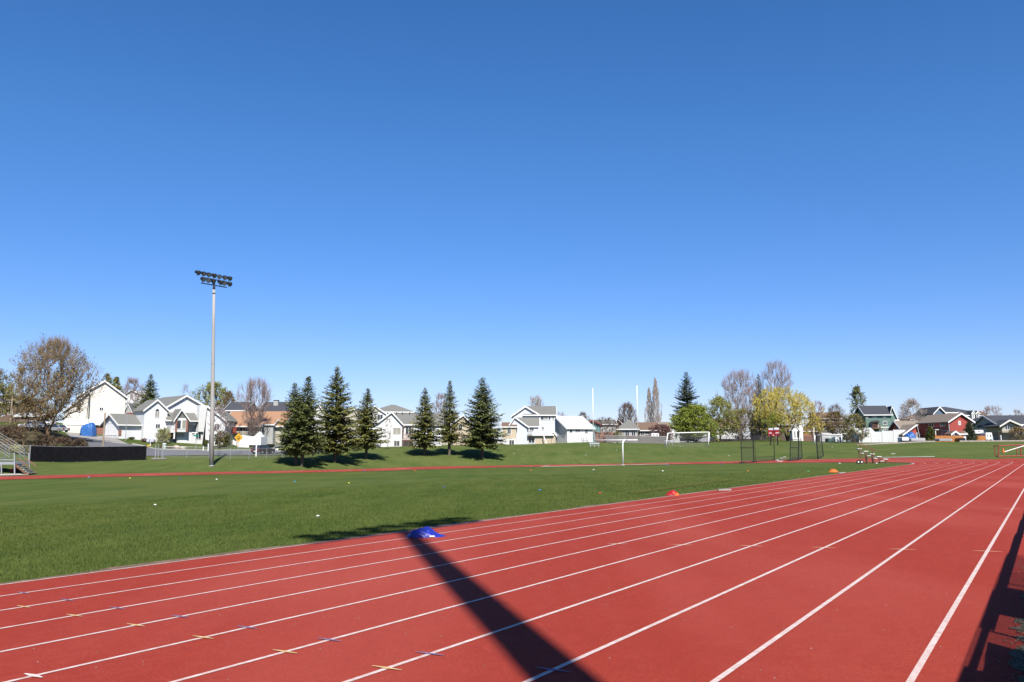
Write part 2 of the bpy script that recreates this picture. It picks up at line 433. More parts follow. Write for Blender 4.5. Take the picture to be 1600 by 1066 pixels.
# lane lines
line_m = mat('line_paint', (.66, .55, .52), .8, .10, 14, col2=(.50, .34, .31), detail=8, spec=.1)
lb = MB()
def sline(l, s0, s1, w=.05, dz=.004):
    n = max(2, int((s1 - s0) / 4) + 1); ss = np.linspace(s0, s1, n)
    if l - w / 2 < 0 < l + w / 2: l = w
    strip(lb, [q(s, l - w / 2, dz) for s in ss], [q(s, l + w / 2, dz) for s in ss])
def aline(r, dz=.006, w=.05): strip(lb, [rp(r + w / 2, t, dz) for t in angs], [rp(r - w / 2, t, dz) for t in angs])
for n in range(11):
    l = LAT0 - LANE * n
    if n == 0: sline(l - .03, -60, 100, .05); aline(R0 + .04)
    elif n <= 8: sline(l, -60, 100); aline(R0 + LANE * n)
    else: sline(l, -60, 129, .05, .006)
for n in range(1, 9): sline(LC + R0 + LANE * n, -60, 100, .05, .006)
# cross lines near the end of the straight
for s0 in (101.5, 112.0):
    xs = [0.86, 3.2] if s0 < 105 else [.86, 4.2]
    a = [q(s0, l, .009) for l in xs]; b = [q(s0 + .08, l, .009) for l in xs]; strip(lb, a, b)
lines = lb.build('lane_lines', line_m, fix=False); struct(lines)
# relay, hurdle and stagger marks painted across the lines
def mark_set(name, colr, pts, half, wid):
    mb = MB()
    for u, v in pts:
        h = HIT(u, v, 3, 60); s, l = sl(h.x, h.y); n = round((LAT0 - l) / LANE); lc = LAT0 - LANE * n
        strip(mb, [q(s - wid * k, lc + half * t, .008) for t, k in ((-1, .25), (0, 1), (1, .25))], [q(s + wid * k, lc + half * t, .008) for t, k in ((-1, .25), (0, 1), (1, .25))])
    o = mb.build(name, mat(name + '_paint', colr, .75, .12, 40), fix=False); struct(o)
mark_set('yellow_track_marks', (.62, .42, .18), [(25,947),(106,961),(201,976),(312,996),(444,1019),(605,1045)], .155, .02)
mark_set('blue_track_marks', (.20, .15, .26), [(21,925),(96,937),(177,950),(273,963),(385,981),(518,1001),(676,1023),(866,1048)], .155, .02)
mark_set('white_track_marks', (.66, .52, .48), [(35,1053)], .13, .03)
mark_set('hurdle_marks', (.85, .62, .42), [(987,851),(1081,852.5),(1185,854),(1293,856.5),(1411,859),(1526,861.4),(1426,795.4),(1499,795.4),(1573,795.4),(1350,795.4),(1467,774)], .20, .02)
# dirt verge and drain kerb along the inside of the straight
dirt = mat('dirt_verge', (.10, .065, .042), .95, .3, 4, bump=.8, bscale=25, col2=(.24, .17, .125), spec=.05)
vb = MB(); ss = np.arange(-30, 100.1, .35)
rr = random.Random(5)
wv = [.03 + .20 * max(0, math.sin(s * .8) * .5 + math.sin(s * 2.3 + 1) * .3 + .35 + rr.uniform(-.25, .25)) * (1 if s < 26 else .35) for s in ss]
strip(vb, [q(s, LAT0 - .02, .003) for s in ss], [q(s, LAT0 + .12 + k, .008) for s, k in zip(ss, wv)])
struct(vb.build('dirt_verge', dirt, fix=False))
kb = MB()
for a, b in zip(angs[:-1], angs[1:]):
    pass
strip(kb, [rp(R0 - .02, t, .03) for t in angs], [rp(R0 - .14, t, .03) for t in angs])
strip(kb, [rp(R0 - .02, t, -.06) for t in angs][::-1], [rp(R0 - .02, t, .03) for t in angs][::-1])
ko = kb.build('track_kerb', mat('kerb_concrete', (.42, .39, .34), .85, .15, 3), fix=False); struct(ko)
# gravel along the outside of the straight
gr_m = mat('gravel', (.05, .040, .027), .95, .4, 45, bump=1.0, bscale=70, col2=(.25, .205, .15), spec=.03)
gb = MB(); ss = np.arange(-20, 60, .12); rr = random.Random(9)
ed = []
for s in ss:
    e = -.12 + .05 * math.sin(s * 1.7) + .05 * math.sin(s * 4.1 + 2) + rr.uniform(-.05, .05) + .03 * math.sin(s * 13)
    if 4 < s < 13: e += .43 * min(1, (s - 4) / 2, (13 - s) / 2.0)
    ed.append(e)
strip(gb, [q(s, -.9, .008) for s in ss], [q(s, e, .006) for s, e in zip(ss, ed)])
struct(gb.build('gravel_path', gr_m, fix=False))
stb = MB()
for _ in range(5200):
    s = rr.uniform(5, 14); l = rr.gauss(.06, .17)
    if rr.random() < .03: l += rr.uniform(0, .25)
    if not -.5 < l < .62: continue
    r = rr.uniform(.004, .012); x, y, z = q(s, l, .010)
    a = rr.uniform(0, 6.28)
    vs = [(x + r * math.cos(a + t) * rr.uniform(.7, 1.2), y + r * math.sin(a + t) * rr.uniform(.7, 1.2), z) for t in (0, 1.6, 3.1, 4.7)] + [(x, y, z + r * .8)]
    stb.add(vs, [(0, 1, 4), (1, 2, 4), (2, 3, 4), (3, 0, 4)])
tag(stb.build('gravel_stones', gr_m, fix=False), 'loose grey gravel stones spilling onto the red track edge', 'gravel', kind='stuff')
cb = MB()                                                 # crumbs and grit on the track
for _ in range(1500):
    s = rr.uniform(2, 40); l = rr.uniform(.6, LAT0); r = rr.uniform(.003, .009); x, y, z = q(s, l, .003)
    cb.add([(x - r, y, z), (x, y - r, z), (x + r, y, z), (x, y + r * .8, z), (x, y, z + r * .8)], [(0, 1, 4), (1, 2, 4), (2, 3, 4), (3, 0, 4)])
tag(cb.build('track_grit', mat('grit', (.05, .03, .03), .9, .5, 3, col2=(.36, .27, .24), detail=8), fix=False), 'scattered grit and crumbs lying on the red track', 'grit', kind='stuff')
# ------------------------------------------------------------------ grass blades on the infield
def blades():
    n = 900000
    r = np.exp(rng.uniform(math.log(9.5), math.log(95), n)); a = rng.uniform(R_(-37), R_(30), n)
    x, y = r * np.sin(a), r * np.cos(a)
    s = x * sT + y * cT; l = -x * cT + y * sT
    wob = .09 + .22 * np.clip(np.sin(s * .8) * .5 + np.sin(s * 2.3 + 1) * .3 + .35, 0, 2) * np.where(s < 26, 1.0, .3) + .04 * np.sin(s * 5.3 + 1) + .05 * rng.normal(size=n)
    k = (l > LAT0 + wob) & (s < 98)
    k &= rng.uniform(size=n) < np.clip((95 - r) / 45, 0, 1) ** .8
    # clumpy cover
    k &= rng.uniform(size=n) < (.75 + .25 * np.sin(x * 1.3 + np.sin(y * .9) * 2) * np.sin(y * 1.1 + np.sin(x * .7) * 2))
    x, y, l, r = x[k], y[k], l[k], r[k]; n = len(x)
    z = np.interp(l, TL, TZ) - .03
    hgt = rng.uniform(.006, .028, n) * (1 + (l < LAT0 + .5) * .8)
    wd = (.0045 + .00022 * r) * rng.uniform(.7, 1.3, n) * .75; an = rng.uniform(0, 6.283, n); ln = rng.normal(0, .018, (n, 2))
    V = np.zeros((n, 3, 3))
    V[:, 0] = np.stack([x - wd * np.cos(an), y - wd * np.sin(an), z], 1)
    V[:, 1] = np.stack([x + wd * np.cos(an), y + wd * np.sin(an), z], 1)
    V[:, 2] = np.stack([x + ln[:, 0], y + ln[:, 1], z + .03 + hgt], 1)
    me = bpy.data.meshes.new('infield_grass'); me.vertices.add(n * 3); me.vertices.foreach_set('co', V.ravel())
    me.loops.add(n * 3); me.loops.foreach_set('vertex_index', np.arange(n * 3)); me.polygons.add(n)
    me.polygons.foreach_set('loop_start', np.arange(0, n * 3, 3)); me.polygons.foreach_set('loop_total', np.full(n, 3))
    me.update(); me.validate()
    o = bpy.data.objects.new('infield_grass', me); COL.objects.link(o); me.materials.append(grass_mat('grass_blades', True))
    tag(o, 'short mown green grass of the infield inside the track', 'grass', kind='stuff')
blades()
worn = mat('worn_grass', (.17, .15, .045), .95, .3, 1.5, col2=(.11, .13, .035), alpha=.42, spec=.02); wl = MB(); pa = HIT(985, 770.5, 10); pb = HIT(1135, 750, 10); n_ = 60; wa, wb2 = [], []
rr = random.Random(3)
for i in range(n_ + 1):
    c_ = pa.lerp(pb, i / n_); dn_ = Vector((pb.x - pa.x, pb.y - pa.y, 0)).normalized(); nn_ = Vector((-dn_.y, dn_.x, 0)) * (.25 + .4 * rr.random())
    for lst, sg in ((wa, -1), (wb2, 1)): e_ = c_ + nn_ * sg; lst.append((e_.x, e_.y, zxy(e_.x, e_.y) + .015))
strip(wl, wa, wb2); struct(wl.build('worn_grass_line', worn, fix=False))
# ------------------------------------------------------------------ street, driveway and pavement
def ribbon(name, left, right, m, dz=.05, sub=10):
    mb = MB(); n = len(left); A = []; B = []
    for i in range(n - 1):
        for t in np.linspace(0, 1, sub, endpoint=(i == n - 2)):
            A.append(tuple(np.array(left[i]) * (1 - t) + np.array(left[i + 1]) * t)); B.append(tuple(np.array(right[i]) * (1 - t) + np.array(right[i + 1]) * t))
    rows = []
    for k in range(9):
        t = k / 8; rows.append([GP(a[0] * (1 - t) + b[0] * t, a[1] * (1 - t) + b[1] * t) + Vector((0, 0, dz)) for a, b in zip(A, B)])
    for r1, r2 in zip(rows[:-1], rows[1:]): strip(mb, r1, r2)
    return struct(mb.build(name, m, fix=False))
# (u, Y) control points: near edge then far edge
ribbon('street', [(120,130),(200,129),(240,131),(290,134),(330,136),(385,140),(440,146),(520,166)], [(120,150),(185,152),(225,153),(250,150),(290,152),(330,155),(400,161),(470,170)], asphalt)
ribbon('driveway', [(110,152),(135,152),(200,151)], [(100,176),(128,176),(172,170)], mat('driveway_concrete', (.30, .28, .26), .9, .12, 1), .06)
def kerb_line(name, pts):
    mb = MB(); pp = []
    for (a, b) in zip(pts[:-1], pts[1:]):
        for t in np.linspace(0, 1, 12): pp.append(GP(a[0] + (b[0] - a[0]) * t, a[1] + (b[1] - a[1]) * t))
    top = [p + Vector((0, 0, .17)) for p in pp]; 
    strip(mb, [p + Vector((0, .0, .0)) for p in pp], top); strip(mb, top, [p + Vector((0, .5, 0)) for p in top])
    return struct(mb.build(name, concrete, fix=False))
kerb_line('street_kerb', [(206,153.2),(225,153.2),(250,150.2),(290,152.2),(330,155.2),(400,161.2)])
pv = ribbon('pavement', [(238,123.6),(262,124.4)], [(238,126.0),(258,126.4)], mat('path_concrete', (.2, .185, .16), .9, .15, 2), .05)
# ------------------------------------------------------------------ vegetation
def leaf_mat(name, col, col2, transl=.25, scale=.55):
    return mat(name, col, .75, .2, scale, col2=col2, transl=transl, spec=.15)
spruce = leaf_mat('spruce_needles', (.078, .106, .038), (.225, .245, .084), .26, .6)
spruce_y = leaf_mat('fir_needles', (.085, .102, .030), (.255, .250, .075), .25, .6)
spruce_b = leaf_mat('blue_spruce_needles', (.040, .060, .036), (.120, .140, .075), .18, .6)
fresh_green = leaf_mat('fresh_leaves', (.14, .19, .025), (.30, .33, .055), .4, .5)
willow_yel = leaf_mat('willow_leaves', (.46, .38, .06), (.74, .61, .13), .4, .5)
olive_leaf = leaf_mat('olive_leaves', (.15, .15, .040), (.28, .25, .085), .3, .5)
bud_leaf = leaf_mat('bud_leaves', (.16, .115, .040), (.27, .205, .080), .35, .5)
pale_leaf = leaf_mat('pale_spring_leaves', (.20, .22, .05), (.33, .34, .10), .35, .5)
plum_leaf = leaf_mat('plum_leaves', (.08, .035, .035), (.17, .085, .075), .3, .5)
brush_leaf = leaf_mat('brush_leaves', (.060, .042, .028), (.15, .105, .065), .2, .8)
shrub_leaf = leaf_mat('shrub_leaves', (.035, .05, .015), (.09, .10, .03), .2, .8)
def fit(V, base, H, W, W2=None):
    """scale a tree made in unit space to the wanted height and width"""
    V = np.array(V); V[:, 2] *= H / max(V[:, 2].max(), 1e-6)
    lo, hi = np.percentile(V[:, 0], .3), np.percentile(V[:, 0], 99.7)
    k = W / max(hi - lo, 1e-6); V[:, 0] = (V[:, 0] - (lo + hi) / 2 * .6) * k; V[:, 1] *= k
    return V
class TB:                                                # segments and leaves of one tree, in metres about its base
    def __init__(self): self.seg = []; self.leaf = []
def seg_mesh(segs, n=4):
    A = np.array([s[0] for s in segs]); B = np.array([s[1] for s in segs]); ra = np.array([s[2] for s in segs]); rb = np.array([s[3] for s in segs])
    d = B - A; d /= np.maximum(np.linalg.norm(d, axis=1, keepdims=True), 1e-9)
    ref = np.where(np.abs(d[:, 2:3]) < .9, np.array([[0, 0, 1.]]), np.array([[1., 0, 0]]))
    s = np.cross(d, ref); s /= np.linalg.norm(s, axis=1, keepdims=True); t = np.cross(s, d)
    m = len(A); V = np.zeros((m, 2 * n, 3))
    for j in range(n):
        a = 2 * math.pi * j / n; o = s * math.cos(a) + t * math.sin(a)
        V[:, j] = A + o * ra[:, None]; V[:, n + j] = B + o * rb[:, None]
    base = (np.arange(m) * 2 * n)[:, None]
    Fs = np.concatenate([base + np.array([[j, (j + 1) % n, n + (j + 1) % n, n + j]]) for j in range(n)], 0)
    return V.reshape(-1, 3), Fs
def np_mesh(name, V, Fs, m, parent):
    me = bpy.data.meshes.new(name); k = Fs.shape[1]
    me.vertices.add(len(V)); me.vertices.foreach_set('co', np.ascontiguousarray(V, dtype=np.float32).ravel())
    me.loops.add(Fs.size); me.loops.foreach_set('vertex_index', np.ascontiguousarray(Fs, dtype=np.int32).ravel()); me.polygons.add(len(Fs))
    me.polygons.foreach_set('loop_start', np.arange(0, Fs.size, k, dtype=np.int32)); me.polygons.foreach_set('loop_total', np.full(len(Fs), k, dtype=np.int32))
    me.update(); me.validate()
    me.materials.append(m); o = bpy.data.objects.new(name, me); COL.objects.link(o); o.parent = parent
    return o
def quads(C, U, Wv):
    """diamond-ish leaf quads: centre C, half-axis U and V"""
    V = np.stack([C - U, C + Wv, C + U, C - Wv], 1); n = len(C)
    return V.reshape(-1, 3), np.arange(n * 4).reshape(n, 4)
def base_pt(u, Y, v=None):
    p = GP(u, Y)
    if v is not None: p = P(u, v, Y)
    return p
def tree_at(u, v, y0=60):
    return HIT(u, v, y0)
def conifer(label, cat, loc, vtop, hw, seed, m, clear=.10, double=False, dens=1.0, sparse_top=False, name='conifer', group=None, u_top=None, dark=False):
    rg = random.Random(seed); Y = loc.y; H = (HCAM + ray(800, vtop)[1] * Y) - loc.z; W = hw * pxm(Y)
    root = thing(name, loc, label, cat, group)
    stems = [(0, 0, 1.0, 1.0)] if not double else [(-.9, .3, .93, .72), (.9, -.2, 1.0, .78)]
    tb = MB(); C = []; U = []; Vv = []; br = []
    for sx, sy, hk, wk in stems:
        h = H * hk; w_ = W * wk
        lean = rg.uniform(-.2, .2)
        tops = (sx * .75, sy * .6)
        base = (sx * .55, sy * .55)
        if double: tops = (sx * 1.3, sy)
        ax = lambda z: np.array([base[0] + (tops[0] - base[0]) * z / h, base[1] + (tops[1] - base[1]) * z / h, z])
        pts = [ax(0) - np.array([0, 0, .3])] + [ax(h * k) + np.array([rg.uniform(-.05, .05), rg.uniform(-.05, .05), 0]) for k in (.25, .5, .75, .97)]
        r0 = .016 * h + .04
        tb.tube(pts, [r0 * 1.15, r0 * .85, r0 * .6, r0 * .33, .02], 8)
        z = h * clear; step = h * .0165
        while z < h * .985:
            t = (z - h * clear) / (h * (1 - clear))
            prof = (1 - t) ** (.78 if not sparse_top else .9) * min(1, .62 + t * 3.2)
            nb = rg.choice((5, 6, 6, 7)) if t < .85 else rg.choice((3, 4, 5))
            off = rg.uniform(0, 6.28)
            for k in range(nb):
                if rg.random() > (.94 - (.12 * t if sparse_top else 0)): continue
                a = off + 6.283 * k / nb + rg.uniform(-.35, .35)
                Ln = max(.25, w_ * prof * rg.choice((rg.uniform(.8, 1.15), rg.uniform(1.0, 1.38))))
                elev = (-.16 + .62 * t + rg.uniform(-.13, .13))
                dh = np.array([math.cos(a), math.sin(a), 0]); side = np.array([-math.sin(a), math.cos(a), 0])
                p0 = ax(z); n = max(3, int(Ln / .24 * dens))
                def at(f): return p0 + dh * (Ln * f * math.cos(elev)) + np.array([0, 0, Ln * (math.sin(elev) * f + .16 * f * f - .10 * f)])
                br.append((p0, at(.5), .03, .02)); br.append((at(.5), at(.97), .02, .008))
                for i in range(n):
                    f = (i + rg.uniform(.2, 1)) / n
                    if f < .12 and t < .8: continue
                    c = at(f)
                    for sd in (-1, 1):
                        l = (.18 + .22 * Ln * (1 - f * .75) * .55) * rg.uniform(.6, 1.25)
                        l = min(l * 1.15, .9)
                        u = dh * rg.uniform(.35, .9) + side * sd * rg.uniform(.4, 1.0) + np.array([0, 0, rg.uniform(-.50, .28)])
                        u = u / np.linalg.norm(u) * l
                        vv = np.cross(u, np.array([rg.uniform(-.4, .4), rg.uniform(-.4, .4), 1.0])); vv = vv / np.linalg.norm(vv) * l * rg.uniform(.28, .46)
                        C.append(c + u * .8); U.append(u); Vv.append(vv)
                # hanging twig for body
                    if rg.random() < .5 and t < .9:
                        l = rg.uniform(.12, .30) * (1 - .5 * t)
                        u = np.array([rg.uniform(-.3, .3), rg.uniform(-.3, .3), -1.0]) * l; vv = side * l * .5
                        C.append(c + u); U.append(u); Vv.append(vv)
                tipd = (at(1) - at(.8)); tipd = tipd / max(np.linalg.norm(tipd), 1e-6) * min(.45, .15 + Ln * .1)
                vv = np.cross(tipd, [0, 0, 1.0]); vv = vv / max(np.linalg.norm(vv), 1e-6) * .08
                C.append(at(1)); U.append(tipd); Vv.append(vv)
            z += step * rg.uniform(.75, 1.25) * (1.15 - .3 * t)
        for k in range(9):
            zz = h * (.97 + .03 * k / 9); u = np.array([rg.uniform(-.12, .12), rg.uniform(-.12, .12), .2]); C.append(ax(zz)); U.append(u); Vv.append(np.array([.05, .05, 0]) * rg.uniform(-1, 1))
    V, Fs = seg_mesh(br, 3); tb.add(V.tolist(), Fs.tolist()); tb.build('trunk', bark, root, origin=(0, 0, 0), fix=False)
    crown_v, crown_f = quads(np.array(C), np.array(U), np.array(Vv))
    np_mesh('crown', crown_v, crown_f, m, root)
    return root
def crown_profile(shape):
    if shape == 'round': return lambda t: math.sqrt(max(0, 1 - (2 * t - .92) ** 2 / 1.0)) if t < .96 else .28
    if shape == 'dome': return lambda t: (.80 + .55 * t if t < .36 else math.sqrt(max(0, 1 - ((t - .36) / .66) ** 2)))
    if shape == 'vase': return lambda t: (.22 + 1.15 * t if t < .62 else (.93 + .12 * (t - .62)) * math.sqrt(max(0, 1 - ((t - .62) / .42) ** 2)))
    if shape == 'column': return lambda t: min(1, .35 + t * 1.6) * (1 - max(0, t - .45) / .58) ** .8
    if shape == 'pine': return lambda t: min(1, .55 + t * 1.6) * (1 - t ** 2.2) ** .7
    return lambda t: math.sin(math.pi * (.12 + .85 * t))
def decid(name, label, cat, loc, vtop, width_px, seed, stems=1, shape='round', base=.16, n=520, tw=5, tl=.10, upr=.5, aniso=1.0, tm=bark, wm=twig_brown, lm=None, leaf_n=0, leaf_sz=.18, leaf_low=0.0, group=None, rtw=.020, droop=0.0, thick=1.0, fan=.35, hollow=.35, clump=0, flat=1.0, **kw):
    rg = np.random.default_rng(seed); Y = loc.y; H = (HCAM + ray(800, vtop)[1] * Y) - loc.z; W = width_px * pxm(Y) / 2
    prof = crown_profile(shape); zb = base * H; asym = rg.uniform(-.12, .12, 2)
    # attraction points through the crown volume
    pts = []
    ph = rg.uniform(0, 6.28, 6)
    cl = [np.array([rg.uniform(-1, 1), rg.uniform(-1, 1), rg.uniform(.1, .95)]) for _ in range(clump)]
    while len(pts) < n:
        t = rg.uniform(0, 1) ** .85; a = rg.uniform(0, 6.283); f = math.sqrt(rg.uniform(hollow ** 2, 1))
        lump = 1 + .16 * math.sin(3 * a + ph[0] + 5 * t) + .13 * math.sin(5 * a + ph[1] - 8 * t) + rg.normal(0, .07)
        r = prof(t) * W * f * lump
        q_ = np.array([math.cos(a) * r + asym[0] * W * t, math.sin(a) * r * .9 + asym[1] * W * t, zb + (H * .95 - zb) * t])
        if clump:
            rel = np.array([q_[0] / W, q_[1] / W, t]); 
            if min(np.linalg.norm((rel - c) * np.array([1, 1, 1.4])) for c in cl) > .42: continue
        pts.append(q_)
    pts = np.array(pts); pts = pts[np.argsort(np.linalg.norm(pts * np.array([.55, .55, 1]), axis=1))]
    nodes = [np.array([0, 0, -.25])]; par = [-1]
    def chain(p0i, path):
        i = p0i
        for c in path: nodes.append(c); par.append(i); i = len(nodes) - 1
        return i
    if stems == 1:
        k = zb * 1.05 + .06 * H; chain(0, [np.array([rg.normal(0, .03), rg.normal(0, .03), k * s]) for s in (.25, .5, .75, 1.0)] + [np.array([asym[0] * W * .3, asym[1] * W * .3, k + H * .1])])
    else:
        for s in range(stems):
            a = 6.283 * s / stems + rg.uniform(-.4, .4); k = (zb + .16 * H) * rg.uniform(.85, 1.15); fr = fan * W
            chain(0, [np.array([math.cos(a) * fr * g ** 1.3, math.sin(a) * fr * g ** 1.3, k * g]) for g in (.25, .5, .75, 1.0)])
    cap = len(nodes) + n * 3 + 10; ND = np.zeros((cap, 3)); ND[:len(nodes)] = nodes; cnt = len(nodes)
    sc3 = np.array([aniso, aniso, 1.0])
    ntr = cnt; tips = []
    for q_ in pts:
        d = (q_ - ND[:cnt]); dd = np.linalg.norm(d * sc3, axis=1)
        bad = (d[:, 2] < .10 * np.hypot(d[:, 0], d[:, 1]) * (1 if upr > .2 else -6)); dd = dd + bad * H * .5
        dd[:max(1, ntr // 8)] += H * .2
        i = int(dd.argmin()); p0 = ND[i]; v = q_ - p0; ln = np.linalg.norm(v)
        pd = (p0 - ND[par[i]]) if par[i] >= 0 else np.array([0, 0, 1.0]); pd = pd / max(np.linalg.norm(pd), 1e-6)
        j = i
        for s in (.38, .72, 1.0):
            c = p0 + v * s + pd * ln * .22 * s * (1 - s) * 2 + rg.normal(0, .035 * ln, 3) * (s < 1)
            ND[cnt] = c; par.append(j); j = cnt; cnt += 1
        tips.append(j)
    ND = ND[:cnt]; par = np.array(par[:cnt]); des = np.zeros(cnt); des[tips] = 1
    for i in range(cnt - 1, 0, -1):
        if par[i] >= 0: des[par[i]] += des[i]
    rad = rtw * np.maximum(des, 1) ** .40 * thick
    big, thin = [], []
    rmax = rad.max(); rlim = min(.06, rmax * .5)
    for i in range(1, cnt):
        p0, p1 = ND[par[i]], ND[i]; r0, r1 = rad[par[i]], rad[i]
        r0 = min(r0, r1 * 1.35)
        if par[i] == 0: r0 = r1 * 1.35
        (big if r1 > rlim else thin).append((p0, p1, r0, r1))
    cen = np.array([0, 0, zb + .25 * (H - zb)])
    Lf = []
    for i in range(ntr, cnt):
        if rg.random() > .78: continue
        p0 = ND[i]; out = p0 - cen; out = out / max(np.linalg.norm(out), 1e-6); pd = p0 - ND[par[i]]; pd /= max(np.linalg.norm(pd), 1e-6)
        for k in range(tw if i in () or (i - ntr) % 3 == 2 else max(1, tw // 2)):
            d = out * .55 + pd * .5 + np.array([0, 0, upr]) + rg.normal(0, .42, 3); d /= np.linalg.norm(d)
            ln = tl * H * rg.uniform(.5, 1.2) * (.55 + .45 * min(1, W / (.3 * H)))
            if droop: m_ = p0 + d * ln * .4; e = m_ + np.array([d[0] * .15, d[1] * .15, -1]) * ln * rg.uniform(.4, 1.3) * droop * 2
            else: m_ = p0 + d * ln * .5 + rg.normal(0, .04 * ln, 3); e = p0 + d * ln + np.array([0, 0, upr * .1 * ln])
            thin.append((p0, m_, rtw * .9, rtw * .75)); thin.append((m_, e, rtw * .75, rtw * .5)); Lf.append(m_); Lf.append(e)
            if not droop and rg.random() < .6:
                d2 = d + rg.normal(0, .5, 3); d2 /= np.linalg.norm(d2); e2 = m_ + d2 * ln * .45; thin.append((m_, e2, rtw * .65, rtw * .45)); Lf.append(e2)
    root = thing(name, loc, label, cat, group)
    V, Fs = seg_mesh(big, 7); np_mesh('trunk', V, Fs, tm, root)
    V, Fs = seg_mesh(thin, 3); np_mesh('twigs' if lm else 'crown', V, Fs, wm, root)
    if lm and leaf_n:
        Lf = np.array(Lf); hrel = Lf[:, 2] / H
        cntl = np.full(len(Lf), float(leaf_n))
        if leaf_low: cntl = leaf_n * np.clip(1 - np.maximum(0, hrel - leaf_low) / (1.0 - leaf_low), 0.04, 1)
        cl_ = np.floor(cntl + rg.uniform(0, 1, len(Lf))).astype(int)
        C = np.repeat(Lf, cl_, axis=0); m = len(C); C = C + rg.normal(0, leaf_sz * .9, (m, 3))
        if droop: C[:, 2] -= np.abs(rg.exponential(droop * .5, m))
        U = rg.normal(0, 1, (m, 3)); 
        if droop: U[:, 2] = np.sign(U[:, 2]) * (np.abs(U[:, 2]) + 1.5)
        U /= np.linalg.norm(U, axis=1, keepdims=True); Vv = np.cross(U, rg.normal(0, 1, (m, 3))); Vv /= np.linalg.norm(Vv, axis=1, keepdims=True)
        s_ = leaf_sz * rg.uniform(.6, 1.4, (m, 1))
        V, Fs = quads(C, U * s_ * (1.5 if droop else 1), Vv * s_ * (.35 if droop else .6)); V[:, 2] = np.maximum(V[:, 2], .12); np_mesh('crown', V, Fs, lm, root)
    return root
def shrub(label, loc, h, w_, seed, m=shrub_leaf, cat='shrub', group=None, n=420, name='shrub', stick=True, sz=.13):
    nr_ = np.random.default_rng(seed); root = thing(name, loc, label, cat, group)
    d = nr_.normal(0, 1, (n, 3)); d /= np.linalg.norm(d, axis=1, keepdims=True); r = nr_.uniform(.45, 1.05, (n, 1)) ** .6
    lump = 1 + .22 * np.sin(d[:, :1] * 5 + seed) * np.sin(d[:, 1:2] * 4 + seed * 2)
    C = d * r * lump * np.array([w_ / 2, w_ / 2 * .8, h / 2]) + np.array([0, 0, h * .5])
    U = nr_.normal(0, 1, (n, 3)); U /= np.linalg.norm(U, axis=1, keepdims=True); Vv = np.cross(U, d); Vv /= np.maximum(np.linalg.norm(Vv, axis=1, keepdims=True), .01)
    s = nr_.uniform(.6, 1.4, (n, 1)) * sz
    V, Fs = quads(C, U * s, Vv * s * .6); V[:, 2] = np.maximum(V[:, 2], .02); np_mesh('foliage', V, Fs, m, root)
    segs = []
    for i in range(26):
        a = nr_.uniform(0, 6.28); e = np.array([math.cos(a) * w_ * .42, math.sin(a) * w_ * .35, h * nr_.uniform(.5, .98)])
        segs.append((np.array([0, 0, -.1]), e * np.array([.45, .45, .6]), .03, .02)); segs.append((e * np.array([.45, .45, .6]), e, .02, .012))
    V, Fs = seg_mesh(segs, 3); np_mesh('stems', V, Fs, twig_brown, root)
    return root
def bare_shrub(label, loc, vtop, wpx, seed, wm=twig_brown, lm=None, leaf_n=0, name='bare_shrub', cat='shrub', group=None):
    return decid(name, label, cat, loc, vtop, wpx, seed, stems=6, shape='dome', base=.05, n=150, tw=3, tl=.2, upr=.6, tm=wm, wm=wm, lm=lm, leaf_n=leaf_n, leaf_sz=.11, rtw=.014, fan=.5, hollow=.1, group=group)
# --- the eight conifers on the grass beyond the bend
conifer('dark green spruce with two trunks and twin tops, nearest the light pole', 'conifer', HIT(467, 727, 100), 588, 45, 11, spruce, clear=.15, double=True, name='spruce_tree')
conifer('tall pointed fir standing between the twin-topped spruce and a shorter fir', 'conifer', HIT(523, 722.5, 100), 571, 46, 12, spruce_y, clear=.13, sparse_top=True, name='fir_tree')
conifer('shorter olive fir with bare trunk base, third conifer from the light pole', 'conifer', HIT(572, 717, 100), 606, 32, 13, spruce_y, clear=.17, sparse_top=True, name='fir_tree')
conifer('olive fir with wide lower branches beside the white house with a red deck', 'conifer', HIT(663, 711.5, 100), 605, 30, 14, spruce_y, clear=.14, sparse_top=True, name='fir_tree')
conifer('slim fir with a long bare trunk between two fuller conifers', 'conifer', HIT(702, 711, 100), 594, 24, 15, spruce_y, clear=.18, sparse_top=True, name='fir_tree')
conifer('full dense spruce, nearest conifer to the football goalpost', 'conifer', HIT(753.5, 715.5, 100), 589, 38, 16, spruce, clear=.15, dens=1.25, name='spruce_tree')
# --- conifers among the houses
conifer('dark narrow spruce behind the white house with the arched window', 'conifer', GP(230, 215), 584, 25, 21, spruce, name='spruce_tree')
conifer('tall dark spruce behind the pale green bush by the soccer goal', 'conifer', GP(1075, 250), 580, 31, 22, spruce_b, clear=.05, name='spruce_tree')
conifer('slim dark spruce just left of the yellow willow', 'conifer', GP(1189, 275), 583, 21, 23, spruce_b, clear=.2, name='spruce_tree', sparse_top=True)
conifer('small rounded evergreen by the dark red wall of the red house', 'conifer', GP(1455, 186), 667, 9, 25, spruce_y, clear=.03, name='small_evergreen')
conifer('small pointed evergreen at the bright red gable wall', 'conifer', GP(1516, 184), 660, 11.5, 26, spruce_b, clear=.03, name='small_evergreen')
